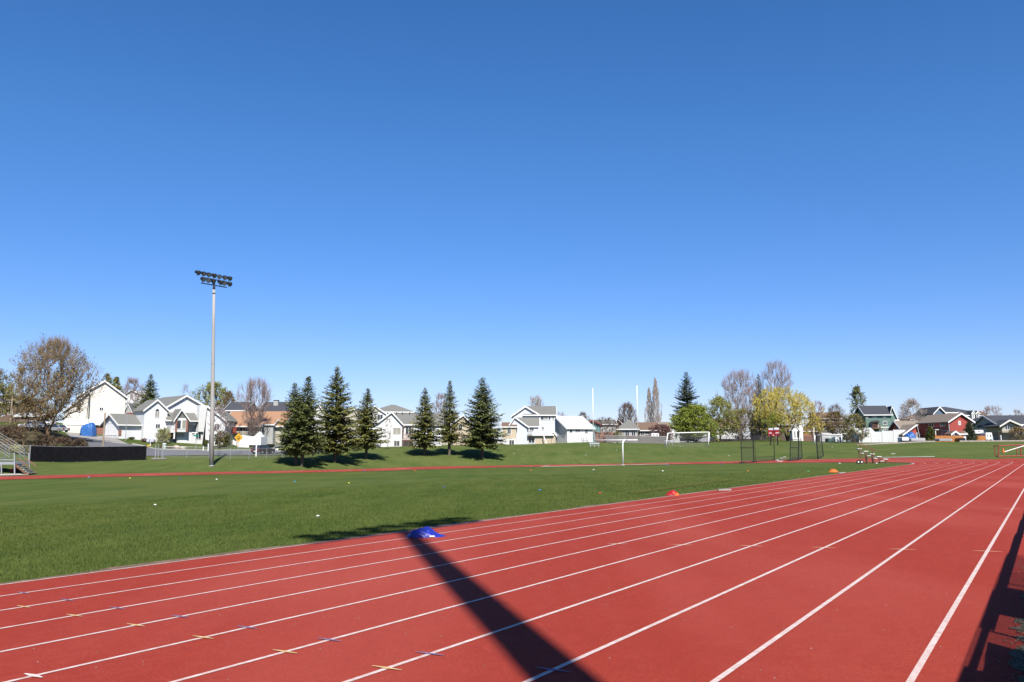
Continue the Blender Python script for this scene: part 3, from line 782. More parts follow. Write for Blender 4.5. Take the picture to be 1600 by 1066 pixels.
# --- big budding tree on the left
twig_gold = mat('twig_gold', (.27, .19, .115), .9, .2, 1); willow_twig = mat('willow_twig', (.42, .34, .10), .9, .2, 1); willow_bark = mat('willow_bark', (.05, .04, .03), .9, .2, 5); dark_bark = mat('dark_bark', (.045, .033, .026), .9, .2, 5); pale_bud = mat('pale_bud', (.36, .30, .27), .9, .2, 1)
decid('budding_tree', 'big brown tree with rounded crown coming into bud beside the cream house', 'tree', GP(74, 142), 531, 117, 31, stems=6, shape='round', base=.15, n=860, tw=5, tl=.095, upr=1.0, aniso=1.5, tm=bark_warm, wm=twig_gold, lm=bud_leaf, leaf_n=1.6, leaf_sz=.12, leaf_low=.35, rtw=.013, fan=.34, hollow=.15, thick=1.35)
decid('budding_tree', 'olive brown tree cut off by the left edge of the photo', 'tree', GP(-12, 175), 578, 74, 32, stems=2, n=260, lm=olive_leaf, leaf_n=1.61, leaf_sz=0.16, leaf_low=0.6, rtw=0.0213)
decid('young_tree', 'small brown leafing tree in front of the parked white cars', 'tree', GP(37, 124), 634, 42, 33, stems=2, n=90, base=0.2, tm=bark_warm, lm=bud_leaf, leaf_n=.35, leaf_sz=0.11, rtw=0.0139, tl=0.13)
decid('bare_tree', 'bare grey tree behind the narrow dark spruce on the left', 'tree', GP(203, 245), 591, 44, 34, n=260, wm=twig_plum, rtw=0.0213)
decid('bare_tree', 'thin bare tree above the white house roof with arched window', 'tree', GP(286, 235), 600, 30, 35, n=93, tw=3, wm=twig_plum, rtw=0.0164)
decid('leafing_tree', 'yellow-green tree just right of the floodlight pole', 'tree', GP(333, 235), 600, 62, 36, stems=2, n=260, lm=pale_leaf, leaf_n=1.36, leaf_sz=0.2, rtw=0.0213)
decid('bare_tree', 'plum coloured bare tree with upright twigs by the orange-roofed house', 'tree', GP(395, 176), 594, 52, 37, stems=4, shape='vase', base=0.2, n=384, tw=4, tl=0.12, upr=1.1, aniso=2.0, wm=twig_plum, rtw=0.0156, fan=0.25)
decid('bare_tree', 'small bare tree with white blossom before the white gabled house by the pole', 'tree', GP(341, 163), 636, 38, 38, n=124, base=0.25, upr=0.8, wm=twig_plum, rtw=0.0139, lm=white_paint, leaf_n=0.15, leaf_sz=0.09)
decid('sapling', 'thin bare sapling in front of the white house with a red deck', 'tree', GP(606, 172), 650, 17, 39, n=43, base=0.3, upr=0.9, aniso=1.6, wm=twig_pale, rtw=0.0131)
decid('bare_tree', 'bare tree top above the pale two-storey house', 'tree', GP(838, 262), 618, 22, 40, shape='vase', n=161, upr=1.0, aniso=2, wm=twig_pale, tm=bark_pale, rtw=0.0213, base=0.5)
decid('bare_tree', 'low bare tree behind the pale blue roof, left of the goalpost', 'tree', GP(910, 262), 645, 30, 41, n=161, rtw=0.0213)
decid('bare_tree', 'low bare tree peeping over the pale two-storey house ridge', 'tree', GP(876, 270), 644, 28, 42, n=124, wm=twig_plum, rtw=0.0197)
decid('bare_tree', 'bushy bare grey tree between the goalpost uprights', 'tree', GP(980, 245), 631, 30, 43, stems=3, shape='dome', n=322, upr=0.8, aniso=1.6, rtw=0.0213, tl=0.12)
decid('flowering_plum', 'dark reddish shrubby tree behind the goalpost crossbar', 'tree', GP(947, 222), 652, 48, 44, stems=4, shape='dome', n=260, lm=plum_leaf, leaf_n=0.00, leaf_sz=0.14, rtw=0.0180, base=0.1)
decid('poplar', 'tall narrow bare poplar with a bent top, left of the dark spruce', 'tree', GP(1026, 250), 590, 17, 45, stems=3, shape='column', base=0.08, n=384, tw=4, upr=2.0, aniso=4.0, wm=twig_pale, tm=bark_pale, rtw=0.0180, tl=0.09, fan=0.2)
decid('poplar', 'shorter narrow bare poplar, left of the two beside the soccer goal', 'tree', GP(1015, 252), 606, 15, 46, stems=3, shape='column', base=0.08, n=322, tw=4, upr=2.0, aniso=4.0, wm=twig_pale, tm=bark_pale, rtw=0.0180, tl=0.09, fan=0.2)
decid('flowering_plum', 'low plum coloured tree behind the slatted fence by the soccer goal', 'tree', GP(1033, 226), 664, 38, 47, stems=4, shape='dome', n=198, wm=twig_plum, lm=plum_leaf, leaf_n=0.99, leaf_sz=0.14, rtw=0.0180)
decid('leafy_tree', 'bright yellow-green leafy tree behind the soccer goal', 'tree', GP(1088, 232), 633, 66, 48, stems=4, shape='dome', n=347, base=0.1, lm=fresh_green, leaf_n=1.36, leaf_sz=0.22, rtw=0.0213, upr=0.25, clump=26)
decid('leafing_tree', 'pale green half-open tree between the bright green tree and the tall bare ones', 'tree', GP(1126, 245), 622, 54, 49, n=297, lm=pale_leaf, leaf_n=1.22, leaf_sz=0.17, rtw=0.0213)
decid('bare_tree', 'tall broad bare tree with pale upright branches left of the slim spruce', 'tree', GP(1157, 262), 579, 64, 50, stems=5, shape='vase', base=0.12, n=620, tw=4, tl=0.085, upr=1.0, aniso=1.9, wm=twig_plum, tm=bark_pale, rtw=0.0205, fan=0.3, hollow=0.2)
decid('bare_tree', 'tallest bare tree rising behind the yellow willow', 'tree', GP(1213, 285), 565, 58, 51, stems=5, shape='vase', base=0.15, n=496, tw=4, tl=0.085, upr=1.0, aniso=1.9, wm=twig_plum, tm=bark_pale, rtw=0.0213, fan=0.3, hollow=0.2)
decid('leafing_tree', 'dark olive leafing tree at the foot of the tall bare trees', 'tree', GP(1162, 248), 640, 66, 52, stems=3, shape='dome', n=260, lm=olive_leaf, leaf_n=0.62, leaf_sz=0.17, rtw=0.0213)
decid('willow_tree', 'large golden willow with spreading crown and dark limbs behind the throwing cage', 'willow', GP(1231, 240), 597, 90, 53, stems=3, shape='dome', base=0.3, n=471, tw=4, tl=0.1, upr=0.4, lm=willow_yel, leaf_n=1.36, leaf_sz=0.17, droop=0.5, wm=willow_twig, tm=willow_bark, rtw=0.0197, fan=0.4, thick=1.35, clump=34)
decid('willow_bush', 'low yellow-green bush under the left side of the golden willow', 'bush', GP(1213, 236), 644, 36, 54, stems=5, shape='dome', base=0.05, n=161, lm=fresh_green, leaf_n=0.99, leaf_sz=0.18, droop=0.25, rtw=0.0180)
decid('bare_tree', 'bare tree right of the golden willow above the tan house', 'tree', GP(1280, 275), 627, 26, 55, n=161, shape='vase', upr=0.9, aniso=1.6, wm=twig_plum, rtw=0.0213)
decid('bare_tree', 'rounded bare tree behind the tan house roof', 'tree', GP(1306, 278), 632, 34, 56, n=210, rtw=0.0213)
decid('leafing_tree', 'brown budding tree in front of the tan house', 'tree', GP(1307, 238), 644, 50, 57, stems=2, n=186, base=0.3, lm=bud_leaf, leaf_n=0.56, leaf_sz=0.15, tm=dark_bark, wm=dark_bark, rtw=0.0180, thick=1.2)
decid('leafing_tree', 'yellow-olive tree trailing right of the willow in front of the low brown house', 'tree', GP(1272, 236), 645, 32, 58, stems=2, shape='dome', n=124, base=0.3, lm=willow_yel, leaf_n=0.74, leaf_sz=0.15, droop=0.3, tm=dark_bark, rtw=0.0180)
decid('round_tree', 'small round olive-green tree before the green house', 'tree', GP(1336, 205), 648, 38, 59, stems=5, shape='dome', base=0.06, n=260, lm=olive_leaf, leaf_n=0.62, leaf_sz=0.14, rtw=0.0164, fan=0.4)
decid('bare_tree', 'pale bare tree between the green house and the red house', 'tree', GP(1427, 240), 625, 38, 60, stems=2, n=260, base=0.3, wm=twig_pale, tm=bark_pale, rtw=0.0164, lm=pale_bud, leaf_n=0.50, leaf_sz=0.12)
decid('bare_tree', 'bare tree between the deck house and the dark-roofed house at the right edge', 'tree', GP(1553, 235), 635, 34, 61, stems=3, shape='vase', n=198, upr=0.9, aniso=1.6, wm=twig_plum, rtw=0.0197)
decid('flowering_plum', 'dark brown shrubby tree left of the dark-roofed house at the right edge', 'tree', GP(1548, 205), 655, 36, 62, stems=5, shape='dome', base=0.05, n=260, lm=plum_leaf, leaf_n=0.00, leaf_sz=0.13, rtw=0.0180)
decid('bare_tree', 'faint bare tree behind the roof at the far right edge', 'tree', GP(1594, 260), 641, 28, 63, n=136, wm=twig_plum, rtw=0.0197)
decid('rust_tree', 'rusty brown shrubby tree before the deck at the far right edge', 'tree', GP(1591, 188), 668, 26, 64, stems=4, shape='dome', base=0.05, n=186, lm=bud_leaf, leaf_n=0.74, leaf_sz=0.12, rtw=0.0164)
decid('bare_tree', 'bare plum tree rising just behind the slim fir', 'tree', GP(690, 240), 615, 26, 65, shape='vase', n=161, upr=0.9, aniso=1.8, wm=twig_plum, rtw=0.0213)
decid('leafing_tree', 'brown-olive tree right of the floodlight pole beside the orange roof', 'tree', GP(352, 225), 614, 34, 66, n=210, lm=bud_leaf, leaf_n=0.74, leaf_sz=0.17, rtw=0.0213)
decid('pine_tree', 'dark ragged pine in front of the green house', 'tree', GP(1343, 240), 603, 36, 67, shape='pine', base=0.22, n=186, tw=4, tl=0.07, upr=0.3, lm=spruce, leaf_n=0.62, leaf_sz=0.2, rtw=0.0213, clump=20, tm=bark)
decid('pine_tree', 'dark round-topped pine poking over the cream house roof', 'tree', GP(161, 235), 582, 21, 68, shape='pine', base=0.5, n=99, tw=4, tl=0.06, upr=0.3, lm=spruce, leaf_n=0.62, leaf_sz=0.2, rtw=0.0213)
decid('pine_tree', 'small olive conifer right of the round pine behind the cream house', 'tree', GP(176, 240), 587, 15, 69, shape='pine', base=0.5, n=74, tw=4, tl=0.06, upr=0.3, lm=olive_leaf, leaf_n=1.55, leaf_sz=0.2, rtw=0.0213)
# --- shrubs
bare_shrub('brown leafless bush at the base of the white house beside the pole', GP(347, 166), 677, 22, 71, twig_brown, olive_leaf, 2)
bare_shrub('pale twiggy bush by the stairs of the arched-window house', GP(254, 167), 671, 20, 72, twig_pale, pale_leaf, 1)
shrub('small dark green bush at the corner of the white house left of the pole', GP(322, 165), 1.5, 1.4, 73)
shrub('round yellow-green bush behind the fence below the goalpost crossbar', GP(966, 220), 3.4, 3.2, 74, m=olive_leaf)
for i, (u, Y, h, wd, mm, lab) in enumerate([
    (8, 118, 1.7, 4.2, brush_leaf, 'broad brown bush on the bank beside the bleachers'), (28, 117, 1.3, 3.0, olive_leaf, 'olive bush on the bank just above the bleacher stairs'),
    (55, 121, 1.2, 3.2, brush_leaf, 'reddish brown bush on the bank above the left end of the dark screen'), (63, 119.5, .7, 1.6, fresh_green, 'low yellow-green clump right above the dark screen'),
    (78, 124, 1.3, 2.6, brush_leaf, 'brown bush on the bank under the big budding tree'), (92, 125, 1.3, 2.4, shrub_leaf, 'dark green bush on the bank right of the big tree trunk'),
    (107, 123, 1.2, 2.2, olive_leaf, 'green bush above the middle of the dark screen'), (121, 126, 1.1, 2.4, shrub_leaf, 'dark low bush above the dark screen beside the driveway'),
    (138, 127, .9, 1.9, olive_leaf, 'rightmost low bush above the dark screen'), (20, 133, 1.1, 4.0, plum_leaf, 'purple-grey bush below the left parking lot')]):
    shrub(lab, GP(u, Y), h, wd, 80 + i, m=mm, n=520)
for i, (u, Y, vt, wpx, lab) in enumerate([
    (15, 128, 668, 40, 'grey twiggy thicket left of the small leafing tree'), (70, 128, 682, 34, 'brown twiggy bush at the foot of the big budding tree'),
    (100, 127, 686, 30, 'twiggy bare bush between the big tree and the driveway'), (125, 129, 688, 26, 'twiggy bare bush at the driveway edge')]):
    bare_shrub(lab, GP(u, Y), vt, wpx, 100 + i, twig_brown, brush_leaf, 1)
for i, (u, Y, h, wd, mm, lab) in enumerate([(225, 164, .8, 1.3, plum_leaf, 'dark reddish small bush by the white garage wall'), (237, 163, .9, 1.4, plum_leaf, 'brown small bush right of the garage wall'), (205, 166, .5, 1.3, shrub_leaf, 'low green clump along the white garage wall'),
    (264, 156, .5, 5, plum_leaf, 'flat brown groundcover bed beside the street'), (232, 152.5, .5, .7, willow_yel, 'little clump of yellow daffodils by the mailbox')]):
    shrub(lab, GP(u, Y), h, wd, 120 + i, m=mm, n=260, sz=.1)
for i, (u, Y, w0, lab) in enumerate([(275, 156, 1.5, 'larger tan boulder in the front garden bed'), (285, 154.5, 1.3, 'pale flat boulder in the garden bed right of the larger one')]):
    loc = GP(u, Y); mb = MB(); rg = random.Random(i); n = 10; vs = [(0, 0, .62 * w0 * .7)]
    for k, (rr_, zz) in enumerate(((.28, .36), (.5, .18), (.5, -.1))):
        for j in range(n): a = 6.283 * j / n; g = rg.uniform(.8, 1.15); vs.append((math.cos(a) * w0 * rr_ * g, math.sin(a) * w0 * rr_ * g * .7, zz * w0))
    fs = [(0, 1 + j, 1 + (j + 1) % n) for j in range(n)] + [(1 + n * k + j, 1 + n * (k + 1) + j, 1 + n * (k + 1) + (j + 1) % n, 1 + n * k + (j + 1) % n) for k in range(2) for j in range(n)]
    mb.add(vs, fs); o = mb.build('boulder', mat('boulder_stone', (.36, .30, .24), .9, .2, 3), origin=(0, 0, 0)); o.location = loc; tag(o, lab, 'boulder', 'boulders in the garden bed')
# ------------------------------------------------------------------ houses
class House:
    def __init__(self, name, label, u, vb, Y, yaw=0, cat='house'):
        self.o = P(u, vb, Y); self.yaw = R_(yaw); self.ca, self.sa = math.cos(self.yaw), math.sin(self.yaw)
        self.root = thing(name, self.o, label, cat)
    def W(self, x, y, z):                                 # local -> world
        return Vector((self.o.x + x * self.ca - y * self.sa, self.o.y + x * self.sa + y * self.ca, self.o.z + z))
    def loc(self, u, v, yo=0.0):                          # pixel -> (x, z) on the facade plane at local depth yo
        a, b = ray(u, v)
        # point = (aY, Y, H + bY); need ((p-o).normal) = yo, normal = (-sa, ca)
        Y = (yo - self.o.x * self.sa + self.o.y * self.ca) / (-a * self.sa + self.ca)
        px, py = a * Y - self.o.x, Y - self.o.y
        return px * self.ca + py * self.sa, HCAM + b * Y - self.o.z
    def prism_x(self, mb, poly, x0, x1):                  # poly in (y, z)
        mb.prism(poly, lambda a, b, d: self.W(d, a, b), x0, x1)
    def prism_y(self, mb, poly, y0, y1):                  # poly in (x, z)
        mb.prism(poly, lambda a, b, d: self.W(a, d, b), y0, y1)
    def lbox(self, mb, x0, x1, y0, y1, z0, z1): self.prism_y(mb, [(x0, z0), (x1, z0), (x1, z1), (x0, z1)], y0, y1)
    def block(self, u0, u1, ve, vr, depth, wall, roof, ridge='x', y0=0.0, up=None, ov=.45, vb=None, trim=white_paint, t=.22, ve2=None, x_in=None):
        """gabled block: u0..u1 on the facade at local depth y0, eave at ve, ridge at vr; ridge 'y' shows its gable"""
        x0 = self.loc(u0, ve, y0)[0]; x1 = self.loc(u1, ve, y0)[0]; um = (u0 + u1) / 2
        ze = self.loc(u0, ve, y0)[1]
        zb = -1.5 if vb is None else self.loc(u0, vb, y0)[1]
        w = MB(); r = MB(); f = MB()
        if ridge == 'y':
            xm, zr = self.loc(up if up else um, vr, y0)
            ze2 = self.loc(u1, ve2, y0)[1] if ve2 else ze
            self.prism_y(w, [(x0, zb), (x1, zb), (x1, ze2 - .05), (xm, zr - t * .6), (x0, ze - .05)], y0, y0 + depth)
            sl0 = (zr - ze) / max(xm - x0, .1); sl1 = (zr - ze2) / max(x1 - xm, .1)
            a = (x0 - ov, ze - sl0 * ov); b = (xm, zr); c = (x1 + ov, ze2 - sl1 * ov)
            self.prism_y(r, [a, b, c, (c[0], c[1] - t), (b[0], b[1] - t), (a[0], a[1] - t)], y0 - ov, y0 + depth + ov)
            g = .03
            self.prism_y(f, [(a[0] - g, a[1] + g), (b[0], b[1] + g), (c[0] + g, c[1] + g), (c[0] + g, c[1] - t - .12), (b[0], b[1] - t - .14), (a[0] - g, a[1] - t - .12)], y0 - ov - .06, y0 - ov - .004)
        elif ridge == 'x':
            zr = self.loc(um, vr, y0 + depth / 2)[1]; ym = y0 + depth / 2; y1 = y0 + depth
            self.prism_x(w, [(y0, zb), (y1, zb), (y1, ze - .05), (ym, zr - t * .6), (y0, ze - .05)], x0, x1)
            s = (zr - ze) / (depth / 2); a = (y0 - ov, ze - s * ov); b = (ym, zr); c = (y1 + ov, ze - s * ov)
            self.prism_x(r, [a, b, c, (c[0], c[1] - t), (b[0], b[1] - t), (a[0], a[1] - t)], x0 - ov, x1 + ov)
            self.lbox(f, x0 - ov - .02, x1 + ov + .02, y0 - ov - .09, y0 - ov - .004, a[1] - t - .02, a[1] + .01)
            for xx in ((x0 - ov - .07, x0 - ov - .004), (x1 + ov + .004, x1 + ov + .07)):
                g = .03
                self.prism_x(f, [(a[0], a[1] + g), (b[0], b[1] + g), (c[0], c[1] + g), (c[0], c[1] - t - .1), (b[0], b[1] - t - .12), (a[0], a[1] - t - .1)], *xx)
        else:                                             # hip
            zr = self.loc(um, vr, y0 + depth / 2)[1]; y1 = y0 + depth
            self.lbox(w, x0, x1, y0, y1, zb, ze - .05)
            rx = min(depth / 2, (x1 - x0) / 2 - .3)
            X0, X1, Y0, Y1 = x0 - ov, x1 + ov, y0 - ov, y1 + ov; ym = (y0 + y1) / 2
            vs = [self.W(X0, Y0, ze - .1), self.W(X1, Y0, ze - .1), self.W(X1, Y1, ze - .1), self.W(X0, Y1, ze - .1), self.W(X0, Y0, ze + .1), self.W(X1, Y0, ze + .1), self.W(X1, Y1, ze + .1), self.W(X0, Y1, ze + .1), self.W(x0 + rx, ym, zr), self.W(x1 - rx, ym, zr)]
            r.add(vs, [(3,2,1,0),(0,1,5,4),(1,2,6,5),(2,3,7,6),(3,0,4,7),(4,5,9,8),(5,6,9),(6,7,8,9),(7,4,8)])
            self.lbox(f, X0 - .05, X1 + .05, Y0 - .08, Y0 - .005, ze - .16, ze + .12)
        w.build('wall', wall, self.root); r.build('roof', roof, self.root)
        if trim: f.build('fascia', trim, self.root)
        return x0, x1, ze
    def win(self, u0, v0, u1, v1, yo=0.0, pane=None, name='window', frame=white_paint, mull=1, bars=0):
        x0, z1 = self.loc(u0, v0, yo); x1, z0 = self.loc(u1, v1, yo)
        return self._win(lambda a, b, d: self.W(a, yo - d, b), x0, x1, z0, z1, pane, name, frame, mull)
    def side(self, xs, ya, yb, za, zb, sgn=-1, pane=None, name='window', frame=white_paint, mull=1):
        return self._win(lambda a, b, d: self.W(xs + sgn * d, a, b), ya, yb, za, zb, pane, name, frame, mull)
    def _win(self, fn, x0, x1, z0, z1, pane, name, frame, mull):
        f = MB(); p = MB(); t = .10
        def bx(mb, a0, a1, b0, b1, d0, d1): mb.prism([(a0, b0), (a1, b0), (a1, b1), (a0, b1)], fn, d0, d1)
        bx(f, x0 - t, x1 + t, z0 - t, z0, -.05, .07); bx(f, x0 - t, x1 + t, z1, z1 + t, -.05, .07)
        bx(f, x0 - t, x0, z0, z1, -.05, .065); bx(f, x1, x1 + t, z0, z1, -.05, .065)
        for k in range(1, mull + 1):
            if mull: xm = x0 + (x1 - x0) * k / (mull + 1); bx(f, xm - .035, xm + .035, z0, z1, -.05, .055)
        bx(p, x0, x1, z0, z1, -.05, .03)
        fo = f.build(name, frame, self.root); p.build('pane', pane or glass, fo)
        return fo
    def panel(self, name, u0, v0, u1, v1, m, yo=0.0, d=.08, extra=None):
        x0, z1 = self.loc(u0, v0, yo); x1, z0 = self.loc(u1, v1, yo)
        mb = MB(); self.lbox(mb, x0, x1, yo - d, yo + .05, z0, z1)
        return mb.build(name, m, self.root)
    def garage_door(self, u0, v0, u1, v1, yo=0.0):
        x0, z1 = self.loc(u0, v0, yo); x1, z0 = self.loc(u1, v1, yo); mb = MB(); n = 4
        for k in range(n): self.lbox(mb, x0, x1, yo - .05, yo + .04, z0 + (z1 - z0) * k / n + .015, z0 + (z1 - z0) * (k + 1) / n - .015)
        return mb.build('garage_door', white_paint, self.root)
    def railing(self, name, u0, v0, u1, v1, m, yo, posts=8, floor=True, depth=1.6):
        x0, z1 = self.loc(u0, v0, yo); x1, z0 = self.loc(u1, v1, yo); mb = MB()
        self.lbox(mb, x0, x1, yo, yo + .09, z1 - .1, z1); self.lbox(mb, x0, x1, yo + .01, yo + .08, z0 + .1, z0 + .18)
        for k in range(posts + 1):
            x = x0 + (x1 - x0) * k / posts; self.lbox(mb, x - .035, x + .035, yo + .02, yo + .075, z0, z1 - .1)
        r = mb.build(name, m, self.root)
        if floor:
            fb = MB(); self.lbox(fb, x0 - .1, x1 + .1, yo - .05, yo + depth, z0 - .22, z0 - .002); fb.build('deck_floor', m, self.root)
        return r
    def chimney(self, u0, v0, u1, v1, yo, m, cap=dark_housing):
        x0, z1 = self.loc(u0, v0, yo); x1, z0 = self.loc(u1, v1, yo); mb = MB(); self.lbox(mb, x0, x1, yo, yo + .8, z0 - 1.2, z1)
        c = mb.build('chimney', m, self.root); k = MB(); self.lbox(k, x0 - .08, x1 + .08, yo - .08, yo + .88, z1, z1 + .14); k.build('chimney_cap', cap, c)
    def vents(self, us, v, yo):
        for u in us:
            x, z = self.loc(u, v, yo); mb = MB(); mb.tube([self.W(x, yo, z - .5), self.W(x, yo, z + .22)], .10, 6); mb.build('roof_vent', dark_housing, self.root)
h = House('house', 'large cream house with a plain gable and two tiny windows', 123, 680, 180, 27)
h.block(123, 196.5, 617, 594.5, 12, cream_siding, roof_grey, 'y', up=164)
h.block(100, 136, 641, 611, 6, cream_siding, roof_grey, 'y', y0=-.5, up=140, vb=690)
h.win(156, 637, 161, 641.5); h.panel('garage_band', 105, 654, 166, 664.5, white_paint, -.5, .12); h.panel('brick_base', 148, 664.5, 197, 684, brick, 0, .1)
h = House('garage', 'white detached garage with grey roof and a white door facing the driveway', 187, 680, 166, 50, 'garage')
x0, x1, ze = h.block(187, 243, 661, 647.5, 7.2, white_siding, roof_grey, 'x', ov=.55)
h.side(x0, .9, 5.6, .1, 2.35, -1, white_paint, 'garage_door', white_paint, 0)
h.panel('brick_base', 185.6, 671, 189, 681, brick, 0, .1)
# white house with the arched window
h = House('house', 'white house with an arched window, grey roofs and a small gabled bay', 250, 686, 172, 45)
h.block(254, 319, 638.5, 617.5, 12, white_siding, roof_grey, 'y', up=290.5, ve2=634)
h.block(226, 262, 639, 624, 5, white_siding, roof_grey, 'y', y0=-1.4, up=245.5, ov=.35)
a = h.win(242.5, 644, 248.5, 652, -1.4, blind, mull=1)
xa, za = h.loc(242.5, 644, -1.4); xb, _ = h.loc(248.5, 644, -1.4); mb = MB(); pb = MB(); xc = (xa + xb) / 2; rr_ = (xb - xa) / 2
arc = [(xc + (rr_ + .12) * math.cos(t), za + .14 + (rr_ + .12) * 1.25 * math.sin(t)) for t in np.linspace(0, math.pi, 12)]
h.prism_y(mb, arc, -1.46, -1.38); arc = [(xc + rr_ * math.cos(t), za + .16 + rr_ * 1.25 * math.sin(t)) for t in np.linspace(0, math.pi, 12)]
h.prism_y(pb, arc, -1.48, -1.42); aw = mb.build('arched_window', white_paint, h.root); pb.build('pane', glass, aw)
h.win(243.5, 663, 249.5, 669, -1.4, glass)
h.block(273.5, 293, 653, 639, 5, white_siding, roof_grey, 'y', y0=-3.0, up=283, vb=675, ov=.4)
h.block(262, 306, 653.5, 637, 6, white_siding, roof_grey, 'x', y0=-1.6, vb=664, ov=.5)
h.win(277, 657, 282, 670, -3.0, glass, mull=0); h.win(285, 657, 290, 670, -3.0, blind, mull=0)
h.panel('pilaster', 274.2, 655, 276, 675, brick, -3.0, .12); h.panel('pilaster', 291, 655, 293, 675, brick, -3.0, .12)
xp, zp = h.loc(283, 640.5, -3.0); xq, zq = h.loc(275, 652.5, -3.0); mb = MB(); h.prism_y(mb, [(xq, zq), (2 * xp - xq, zq), (xp, zp - .25)], -3.05, -2.98); mb.build('pediment', roof_grey, h.root)
h.panel('chimney_box', 308, 633.5, 320.5, 675, white_siding, -1.0, 1.2)
h.railing('deck_railing', 261, 665, 272, 674.5, white_paint, -3.2, 8); h.panel('door', 264, 676, 271, 685, dark_wood, -.9, .1)
h.panel('deck_post', 271.3, 674, 272.6, 686, white_paint, -3.1, .15)
mb = MB(); h.prism_y(mb, [h.loc(252, 688, -3), h.loc(254, 688, -3), h.loc(263, 676, -3), h.loc(261, 675, -3)], -3.4, -2.4); mb.build('stairs', white_paint, h.root)
h.panel('wall_base', 276, 675, 320, 694, white_siding, -1.4, .3); h.panel('carport_recess', 276.5, 677, 288, 682.5, grey_siding, -1.72, .04)
h.win(306, 677, 313.5, 686, -1.72, glass); h.win(300, 677, 304, 678.6, -1.72, glass, mull=0)
h = House('house', 'white gabled house directly behind the floodlight pole', 322, 694, 174, 4)
h.block(322, 352, 656, 634, 10, white_siding, roof_grey, 'y', up=325, ve2=655)
h.win(336, 663, 342, 672); h.win(327, 679, 331, 690); h.win(335.5, 678, 340, 686)
h = House('house', 'long low house with an orange cedar shake roof', 372, 690, 182, -6)
h.block(350, 441, 663, 643, 10, beige_siding, roof_cedar, 'x', ov=.7)
h.block(412, 427, 662, 655, 4, grey_siding, roof_cedar, 'x', y0=-1.5, ov=.3, vb=694)
h.win(375.5, 667, 379, 674, 0, glass, mull=0); h.win(379.6, 667, 384, 674, 0, mat('amber_curtain', (.28, .15, .06), .5), mull=0); h.win(385, 667, 388, 674, 0, glass, mull=0)
h.win(406, 666, 412, 676, -.6, blind); h.railing('deck_railing', 349.5, 667, 369, 676, red_wood, -2.2, 10); h.panel('deck_panel', 349.5, 667.5, 369, 676, red_wood, -2.3, .06)
h.garage_door(352, 679, 366, 695, -1.0); h.panel('wall_base', 349, 676.5, 370, 696, white_siding, -.6, .25)
h.panel('basement_wall', 370, 688, 389, 699, pale_brick, -.7, .3)
h = House('house', 'dark grey roofed house rising behind the orange roof', 400, 660, 215, -4)
h.block(352, 383, 640, 628, 9, beige_siding, roof_dark, 'x', y0=2, vb=662); h.block(405, 472, 643, 628, 10, grey_siding, roof_dark, 'x', vb=664)
h.win(368, 641, 374, 643.5, 2); h.chimney(427.5, 626, 434, 636, 3, grey_siding)
h = House('house', 'white gable peeking out between the two tallest front conifers', 484, 668, 235, 6)
h.block(484, 509, 647, 631, 10, white_siding, roof_grey, 'y', up=498)
h = House('house', 'grey-roofed house half hidden between two front conifers', 540, 672, 225, -5)
h.block(528, 562, 652, 638, 10, beige_siding, roof_grey, 'y', up=554)
h = House('house', 'grey roof standing behind the white house with the red deck', 590, 668, 232, 5)
h.block(578, 646, 644, 632.5, 11, pale_blue_siding, roof_grey, 'hip'); h.block(577, 604, 646, 634, 5, white_siding, roof_grey, 'y', y0=-2.5, up=586)
h.win(590, 648, 598, 656, -2.5)
h = House('house', 'white house with a dark red deck and tan window blinds', 590, 698, 186, 6)
h.block(589, 628.5, 661, 643, 11, white_siding, roof_grey, 'y', up=612); h.block(612, 690, 662, 646, 11.5, white_siding, roof_grey, 'x', y0=2.0)
h.win(614.5, 668.5, 619.5, 679, 0, blind, mull=0); h.win(620.5, 668.5, 626, 679, 0, blind, mull=0); h.win(616, 689, 624, 697, 0, glass); h.win(593, 668, 597, 674)
h.railing('deck_railing', 629.5, 678, 645, 687, red_wood, -.5, 8, depth=2.4); h.panel('deck_post', 629.2, 664, 630.2, 699, dark_wood, -.45, .15); h.panel('deck_post', 644, 664, 645, 699, dark_wood, -.45, .15)
h.win(633, 689.5, 644, 697.5, 1.98, glass, 'patio_door'); h.win(634, 667, 643, 678, 1.98, glass, 'patio_door')
h.vents((620, 629, 640), 645.5, 7)
h = House('house', 'beige house glimpsed between the slim fir and the dense spruce', 712, 692, 205, 2)
h.block(708, 736, 660, 648, 10, tan_siding, roof_brown, 'y', up=724); h.win(717, 664, 722, 672)
h = House('house', 'grey-roofed house hidden behind the two middle olive firs', 640, 694, 215, 0)
h.block(640, 712, 663, 648, 11, beige_siding, roof_grey, 'x')
# pale two-storey house
h = House('house', 'pale blue-white two-storey house with grey roof beside the wooden shed', 800, 694, 205, -2)
h.block(801, 842, 648.5, 634.3, 13, pale_blue_siding, roof_grey, 'y', up=821, ve2=647, y0=2)
h.block(820, 867, 647.5, 634.6, 12, pale_blue_siding, roof_grey, 'x', y0=1.6, ov=.4)
h.win(845, 649.5, 849.5, 656, 1.6, glass, mull=0); h.win(850.2, 649.5, 856, 656, 1.6, blind, mull=0); h.win(857, 649.5, 860, 656, 1.6, glass, mull=0)
h.win(846.5, 667, 849.5, 671.5, 1.6, glass); h.win(863, 650, 866, 656, 1.6, blind, mull=0)
h.block(795, 823.5, 665, 651, 7, pale_blue_siding, roof_grey, 'y', up=804.5, y0=-2); h.block(806, 841, 665, 652.5, 6, pale_blue_siding, roof_grey, 'x', y0=-1.6, ov=.3)
h.block(785, 806.5, 666, 660, 5, tan_siding, roof_brown, 'x', y0=-3, ov=.3); h.win(793, 669, 798, 678, -3); h.panel('basement_wall', 785, 686, 806, 696, white_siding, -3.1, .2)
